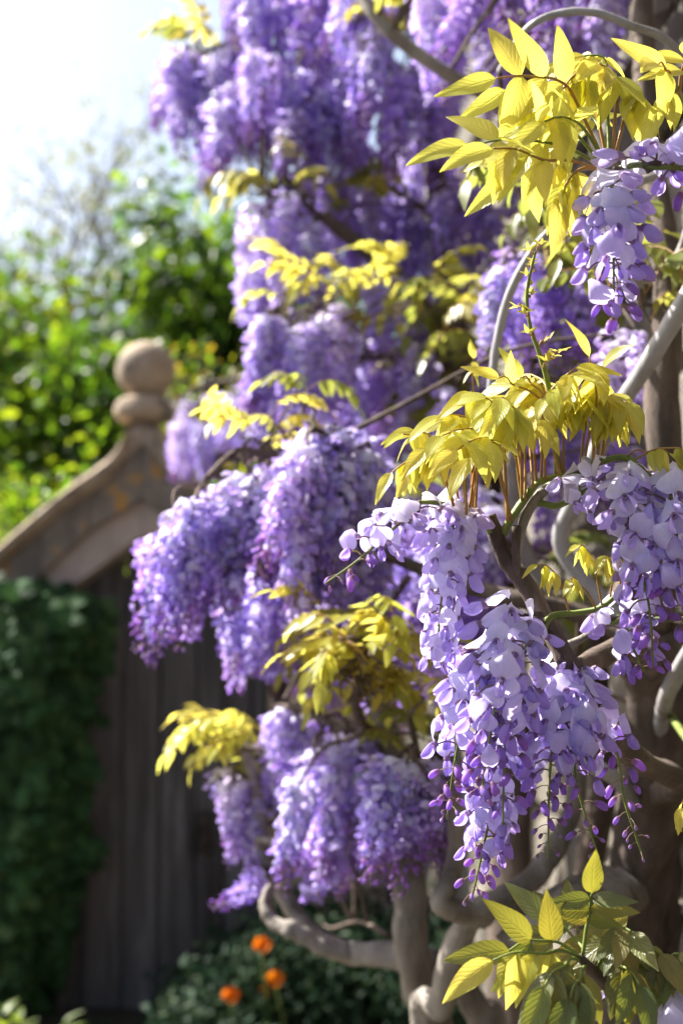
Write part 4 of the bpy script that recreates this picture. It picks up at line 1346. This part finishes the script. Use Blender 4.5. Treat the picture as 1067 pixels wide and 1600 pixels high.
# outline of the ivy: right edge in photo columns by row
EDGE = [(880, 20), (915, 75), (935, 140), (960, 150), (1000, 130), (1050, 105), (1100, 118), (1150, 95), (1200, 112), (1260, 100), (1320, 112), (1400, 80), (1480, 75), (1560, 40), (1600, 30)]
def ivy_spot():
    while True:
        py = RI.uniform(905, 1605)
        e = float(np.interp(py, [a for a, b in EDGE], [b for a, b in EDGE]))
        px = e - abs(RI.gauss(0, 1)) * 70 + RI.uniform(-14, 8) + 16 * math.sin(py * 0.045) * math.sin(py * 0.017 + 1)
        if RI.random() < 0.10:
            px = e + RI.uniform(-4, 30)
        if px > -190:
            break
    inner = max(0, min(1, (e - px) / 60))
    d = 5.76 - 0.06 - 0.12 * inner * RI.random() - 0.10 * inner
    return P(px, py, d)
def ivy_mx(p):
    d = Vector((RI.uniform(-0.7, 0.9), RI.uniform(-0.7, 0.0), RI.uniform(-1.2, -0.1)))
    up = Vector((RI.uniform(-0.4, 0.4), -1, RI.uniform(0.1, 1.0)))
    return frame(d, up, p, RI.uniform(0.06, 0.12))
for i in range(300):
    place('leaf', RI.choice(IVM), ivy, ivy_mx(ivy_spot()))
mb = MB()
for i in range(2200):
    p = ivy_spot()
    p.y += RI.uniform(0, 0.1)
    mb.put(RI.choice(IVT), ivy_mx(p), [RI.uniform(0.45, 1.5)] * 3)
place('foliage', mb.mesh('foliage', ['ivy_leaf'], False), ivy, kind='stuff')

# ------------------------------------------------------------------ trees and shrubs beyond the wall
LEAFQ = (np.array([(0, 0, 0), (0.35, 0.26, 0.05), (0.75, 0.2, 0.0), (1, 0, -0.1), (0.75, -0.2, 0.0), (0.35, -0.26, 0.05)]), [(0, 1, 2, 3), (0, 3, 4, 5)])


def leaf_cloud(centers, n, spread, size, cols, rng, sq=0.8):
    """many single leaves gathered round twig ends"""
    npr = np.random.RandomState(rng.randrange(10 ** 6))
    cs = np.array([tuple(c) for c in centers])
    ci = npr.randint(0, len(cs), n)
    pos = cs[ci] + npr.normal(0, 1, (n, 3)) * spread * np.array([1, 1, sq])
    d = npr.normal(0, 1, (n, 3)) + np.array([0, 0, -0.35])
    d /= np.linalg.norm(d, axis=1)[:, None]
    up = npr.normal(0, 0.7, (n, 3)) + np.array([0, 0, 1.0])
    y = np.cross(up, d)
    y /= np.linalg.norm(y, axis=1)[:, None] + 1e-9
    z = np.cross(d, y)
    s = size * npr.uniform(0.6, 1.25, n)
    L = LEAFQ[0]
    V = (pos[:, None, :] + s[:, None, None] * (L[None, :, 0:1] * d[:, None, :] + L[None, :, 1:2] * y[:, None, :] + L[None, :, 2:3] * z[:, None, :])).reshape(-1, 3)
    base = (np.arange(n) * 6)[:, None]
    F = np.concatenate([base + np.array(LEAFQ[1][0]), base + np.array(LEAFQ[1][1])]).tolist()
    pal = np.array(cols)
    cc = pal[npr.randint(0, len(pal), n)] * npr.uniform(0.75, 1.25, (n, 1))
    C = np.repeat(cc, 6, axis=0)
    mb = MB()
    mb.add(V, F, C)
    return mb


def tree(name, base, height, lean, spread, label, cat, nleaf, size, cols, seed, group=None, levels=3, first=0.3, clump=0.35, r0=0.12, dens=7, crown_lo=0.0, bark='bark_tree'):
    rng = random.Random(seed)
    t = thing(name, base, label, cat, group)
    base = Vector(base)
    trunk = catmull([base + Vector((0, 0, -0.1)), base + Vector((lean[0] * 0.2 + rng.uniform(-.1, .1), lean[1] * 0.2, height * 0.33)),
                     base + Vector((lean[0] * 0.6 + rng.uniform(-.15, .15), lean[1] * 0.6, height * 0.66)), base + Vector((lean[0], lean[1], height))], 6)
    n = len(trunk)
    mb = MB()
    V, F, UV = tube(trunk, [r0 * (1 - 0.88 * i / n) for i in range(n)], 9, 0.2, rng)
    mb.add(V, F)
    place('trunk', mb.mesh('trunk', [bark]), t)
    tips = []
    fine = MB()

    def grow(p, d, L, r, lev, holder):
        pts = [p]
        q = p.copy()
        dd = d.normalized()
        for _ in range(4):
            dd = (dd + Vector((rng.gauss(0, .16), rng.gauss(0, .16), rng.gauss(0.06, .12)))).normalized()
            q = q + dd * L / 4
            pts.append(q.copy())
        V, F, UV = tube(pts, [r * (1 - 0.7 * i / 4) for i in range(5)], 5 if lev else 7, 0.1, rng)
        if lev == 0:
            m0 = MB()
            m0.add(V, F)
            place('limb', m0.mesh('limb', [bark]), t)
        else:
            fine.add(V, F)
        if lev >= levels - 1:
            tips.append(pts[-1])
            tips.append(pts[2])
            return
        for k in range(dens if lev == 0 else 4):
            f = 0.3 + 0.7 * (k + rng.random()) / (dens if lev == 0 else 4)
            i = min(3, int(f * 4))
            pp = pts[i].lerp(pts[i + 1], f * 4 - i if f < 1 else 1)
            nd = (dd + Vector((rng.gauss(0, .75), rng.gauss(0, .75), rng.gauss(0.15, .5)))).normalized()
            grow(pp, nd, L * rng.uniform(0.4, 0.6), r * 0.45, lev + 1, None)

    nl = 9
    for k in range(nl):
        f = first + (0.97 - first) * (k + 0.5) / nl
        i = int(f * (n - 1))
        az = k * 2.4 + rng.uniform(-0.5, 0.5)
        el = math.radians(15 + 50 * f + rng.uniform(-12, 12))
        dv = Vector((math.cos(az) * math.cos(el), math.sin(az) * math.cos(el), math.sin(el)))
        Lk = spread * (1.15 - 0.6 * abs(f - 0.5))
        grow(trunk[i], dv, Lk, r0 * (1 - 0.8 * f) * 0.6 + 0.008, 0, t)
    place('twigs', fine.mesh('twigs', [bark]), t, kind='stuff')
    tips = [p for p in tips if p.z > crown_lo]
    mb = leaf_cloud(tips, nleaf, clump, size, cols, rng)
    place('crown', mb.mesh('crown', ['tree_leaf'], False), t, kind='stuff')
    return t


def gbase(px, d):
    p = P(px, 1000, d)
    return (p.x, p.y, 0)


GR1 = [(0.075, 0.15, 0.018), (0.10, 0.175, 0.02), (0.05, 0.11, 0.02)]
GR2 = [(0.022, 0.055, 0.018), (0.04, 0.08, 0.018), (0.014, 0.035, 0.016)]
GRY = [(0.13, 0.20, 0.018), (0.17, 0.215, 0.025), (0.08, 0.15, 0.018)]
GRB = [(0.16, 0.15, 0.06), (0.12, 0.13, 0.04)]
tree('broadleaf_tree', gbase(30, 12.5), 3.5, (-0.2, 0.3), 1.5, 'yellow green broadleaf tree left of the ball finial', 'tree', 5200, 0.13, GRY + GR1, 201, crown_lo=2.9, clump=0.2)
tree('broadleaf_tree', gbase(300, 11.5), 4.1, (0.1, 0.2), 1.25, 'dense dark green tree rising behind the ball finial', 'tree', 5600, 0.13, GR1 + GR2 + GRY[:1], 202, crown_lo=2.9, clump=0.19, r0=0.14)
tree('bare_tree', gbase(215, 13.5), 5.4, (-0.9, 0.0), 1.7, 'sparse budding tree with thin dark limbs against the sky', 'tree', 1300, 0.07, GRB, 203, crown_lo=3.6, clump=0.20, r0=0.10, first=0.45)
tree('evergreen_tree', gbase(420, 14.0), 4.2, (0.2, 0.0), 1.7, 'tall green tree half hidden behind the wisteria', 'tree', 5500, 0.12, GR1 + GR2, 204, crown_lo=1.2, clump=0.3)
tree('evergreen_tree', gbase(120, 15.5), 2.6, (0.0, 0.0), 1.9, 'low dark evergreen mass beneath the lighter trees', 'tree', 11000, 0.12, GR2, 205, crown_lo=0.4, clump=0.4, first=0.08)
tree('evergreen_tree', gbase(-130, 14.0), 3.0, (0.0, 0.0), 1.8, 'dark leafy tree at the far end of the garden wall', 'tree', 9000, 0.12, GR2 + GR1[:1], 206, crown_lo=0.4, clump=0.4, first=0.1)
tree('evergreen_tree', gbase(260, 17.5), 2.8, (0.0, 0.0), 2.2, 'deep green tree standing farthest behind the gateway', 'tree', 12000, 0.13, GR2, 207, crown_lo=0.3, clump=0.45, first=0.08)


def shrub(name, base, w, dpt, h, label, cat, nleaf, size, cols, seed, shoots=12, z0=0.1):
    rng = random.Random(seed)
    t = thing(name, base, label, cat)
    base = Vector(base)
    cs = []
    for k in range(shoots):
        tip = base + Vector((rng.uniform(-w, w), rng.uniform(-dpt, dpt), h * rng.uniform(0.72, 1.05)))
        foot = base + Vector(((tip.x - base.x) * 0.3, (tip.y - base.y) * 0.3, -0.05))
        c = catmull([foot, foot.lerp(tip, 0.5) + Vector((rng.uniform(-.08, .08), rng.uniform(-.08, .08), 0.05)), tip], 6)
        mb = MB()
        V, F, UV = tube(c, [0.014 * (1 - 0.8 * i / len(c)) for i in range(len(c))], 5, 0.1, rng)
        mb.add(V, F)
        place('stem', mb.mesh('stem', ['bark_tree']), t)
        cs += [p for p in c if p.z > z0]
    mb = leaf_cloud(cs, nleaf, 0.09, size, cols, rng, 1.2)
    place('foliage', mb.mesh('foliage', ['tree_leaf'], False), t, kind='stuff')
    return t


p_ = P(40, 780, 7.4)
shrub('clipped_shrub', (p_.x, p_.y, 0), 0.42, 0.35, P(40, 765, 7.4).z, 'bright lime green shrub showing over the low end of the coping', 'shrub', 8000, 0.06, GRY, 301, 22, 0.7)
p_ = P(200, 850, 7.9)
shrub('clipped_shrub', (p_.x, p_.y, 0), 0.5, 0.35, P(200, 790, 7.9).z, 'sunlit green shrub glimpsed above the plank gate', 'shrub', 7000, 0.06, GRY, 302, 22, 0.7)
p_ = P(320, 600, 7.2)
shrub('young_shrub', (p_.x, p_.y, 0), 0.28, 0.25, P(320, 575, 7.2).z, 'tall shrub with yellow and reddish shoots right of the ball finial', 'shrub', 3500, 0.06,
      [(0.22, 0.22, 0.03), (0.20, 0.14, 0.04), (0.13, 0.19, 0.03)], 303, 14, 0.7)

# ------------------------------------------------------------------ poppies by the gate
def poppy(px, py, d, label, seed):
    rng = random.Random(seed)
    h = P(px, py, d)
    base = Vector((h.x + rng.uniform(-0.05, 0.05), h.y + rng.uniform(-0.04, 0.04), 0))
    t = thing('poppy', tuple(base), label, 'poppy', None)
    c = catmull([base + Vector((0, 0, -0.03)), base.lerp(h, 0.6) + Vector((0.02, 0.0, 0)), h], 6)
    mb = MB()
    V, F, UV = tube(c, [0.0024] * len(c), 5)
    mb.add(V, F)
    place('stem', mb.mesh('stem', ['stem']), t)
    face = Vector((rng.uniform(-0.5, 0.3), -0.8, 0.7)).normalized()
    u = face.orthogonal().normalized()
    w = face.cross(u)
    for k in range(4):
        a = k * math.pi / 2 + rng.uniform(-0.2, 0.2)
        r = u * math.cos(a) + w * math.sin(a)
        s_ = face.cross(r)
        def pet(uu, v):
            ww = 0.020 * math.sin(math.pi * min(1, 0.12 + 0.72 * v)) ** 0.6 * (0.15 + 0.85 * min(1, v * 2))
            p = h + r * (0.025 * v) + face * (0.020 * v * v + 0.006 * uu * uu * v + 0.002 * math.sin(7 * uu + k)) + s_ * (uu * ww)
            return tuple(p)
        mb = MB()
        V, F, UV = grid(6, 5, pet)
        mb.add(V, F, np.array([lerp((0.62, 0.11, 0.004), (0.68, 0.18, 0.008), v) for _, v in UV]))
        place('petal', mb.mesh('petal', ['poppy']), t)
    mb = MB()
    V, F = lathe([(0.001, -0.002), (0.005, 0.001), (0.004, 0.009), (0.001, 0.011)], 8, 0, 0)
    mb.add(V, F, (0.7, 0.35, 0.02))
    place('seed_pod', mb.mesh('seed_pod', ['poppy']), t, frame(face.orthogonal(), face, h))
    # feathery leaves
    for k in range(7):
        mb = MB()
        az = rng.uniform(0, 6.28)
        L = rng.uniform(0.12, 0.22)
        o = base + Vector((0, 0, rng.uniform(0.0, 0.25) * h.z / 0.4))
        e = o + Vector((math.cos(az) * L, math.sin(az) * L, rng.uniform(0.02, 0.12)))
        cc_ = catmull([o, o.lerp(e, 0.5) + Vector((0, 0, 0.05)), e], 5)
        V, F, UV = tube(cc_, [0.0013] * len(cc_), 4)
        mb.add(V, F, (0.06, 0.10, 0.05))
        for i in range(2, len(cc_)):
            for s in (-1, 1):
                dv = (cc_[i] - cc_[i - 1]).normalized()
                sd_ = dv.cross(Vector((0, 0, 1))).normalized() * s
                V = [tuple(cc_[i]), tuple(cc_[i] + sd_ * 0.02 + dv * 0.012 + Vector((0, 0, 0.003))), tuple(cc_[i] + sd_ * 0.034 + dv * 0.035), tuple(cc_[i] + dv * 0.014)]
                mb.add(V, [(0, 1, 2, 3)], (0.06, 0.10, 0.05))
        place('leaf', mb.mesh('leaf', ['ivy_leaf'], False), t)


poppy(408, 1481, 4.45, 'orange poppy just below the forked grey limb', 401)
poppy(430, 1534, 4.4, 'largest wide open orange poppy in the dark planting', 402)
poppy(360, 1559, 4.4, 'orange poppy closest to the foot of the plank gate', 403)
poppy(415, 1556, 4.5, 'tiny half hidden orange poppy between two brighter ones', 404)

# dark planting at the foot of the wall
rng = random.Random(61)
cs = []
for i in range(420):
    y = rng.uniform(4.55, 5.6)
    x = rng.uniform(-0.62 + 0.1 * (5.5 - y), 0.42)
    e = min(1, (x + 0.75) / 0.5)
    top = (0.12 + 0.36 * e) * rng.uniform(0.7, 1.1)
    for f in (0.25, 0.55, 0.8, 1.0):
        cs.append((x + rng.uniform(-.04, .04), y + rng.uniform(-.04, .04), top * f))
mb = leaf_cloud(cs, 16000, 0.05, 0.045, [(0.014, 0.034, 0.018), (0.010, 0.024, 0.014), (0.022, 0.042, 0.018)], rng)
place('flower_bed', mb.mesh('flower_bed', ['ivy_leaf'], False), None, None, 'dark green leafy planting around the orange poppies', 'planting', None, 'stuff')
# a small clump at the foot of the ivy
pb = P(10, 1600, 4.9)
t = thing('small_plant', (pb.x, pb.y, 0), 'small bright leaved plant at the foot of the ivy', 'plant')
for k in range(26):
    az = rng.uniform(0, 6.28)
    o = Vector((pb.x + rng.uniform(-.1, .1), pb.y + rng.uniform(-.08, .08), -0.01))
    e = o + Vector((math.cos(az) * 0.1, math.sin(az) * 0.1, rng.uniform(0.08, 0.22)))
    mb = MB()
    c = catmull([o, o.lerp(e, 0.5) + Vector((0, 0, 0.04)), e], 4)
    V, F, UV = tube(c, [0.0015] * len(c), 4)
    mb.add(V, F, (0.08, 0.12, 0.03))
    mb.put(leaflet_tmpl(rng, 2, 5, 0.24, (0.12, 0.17, 0.03)), frame(e - o + Vector((0, 0, -0.1)), (0, 0, 1), e, 0.08))
    place('leaf', mb.mesh('leaf', ['tree_leaf']), t)
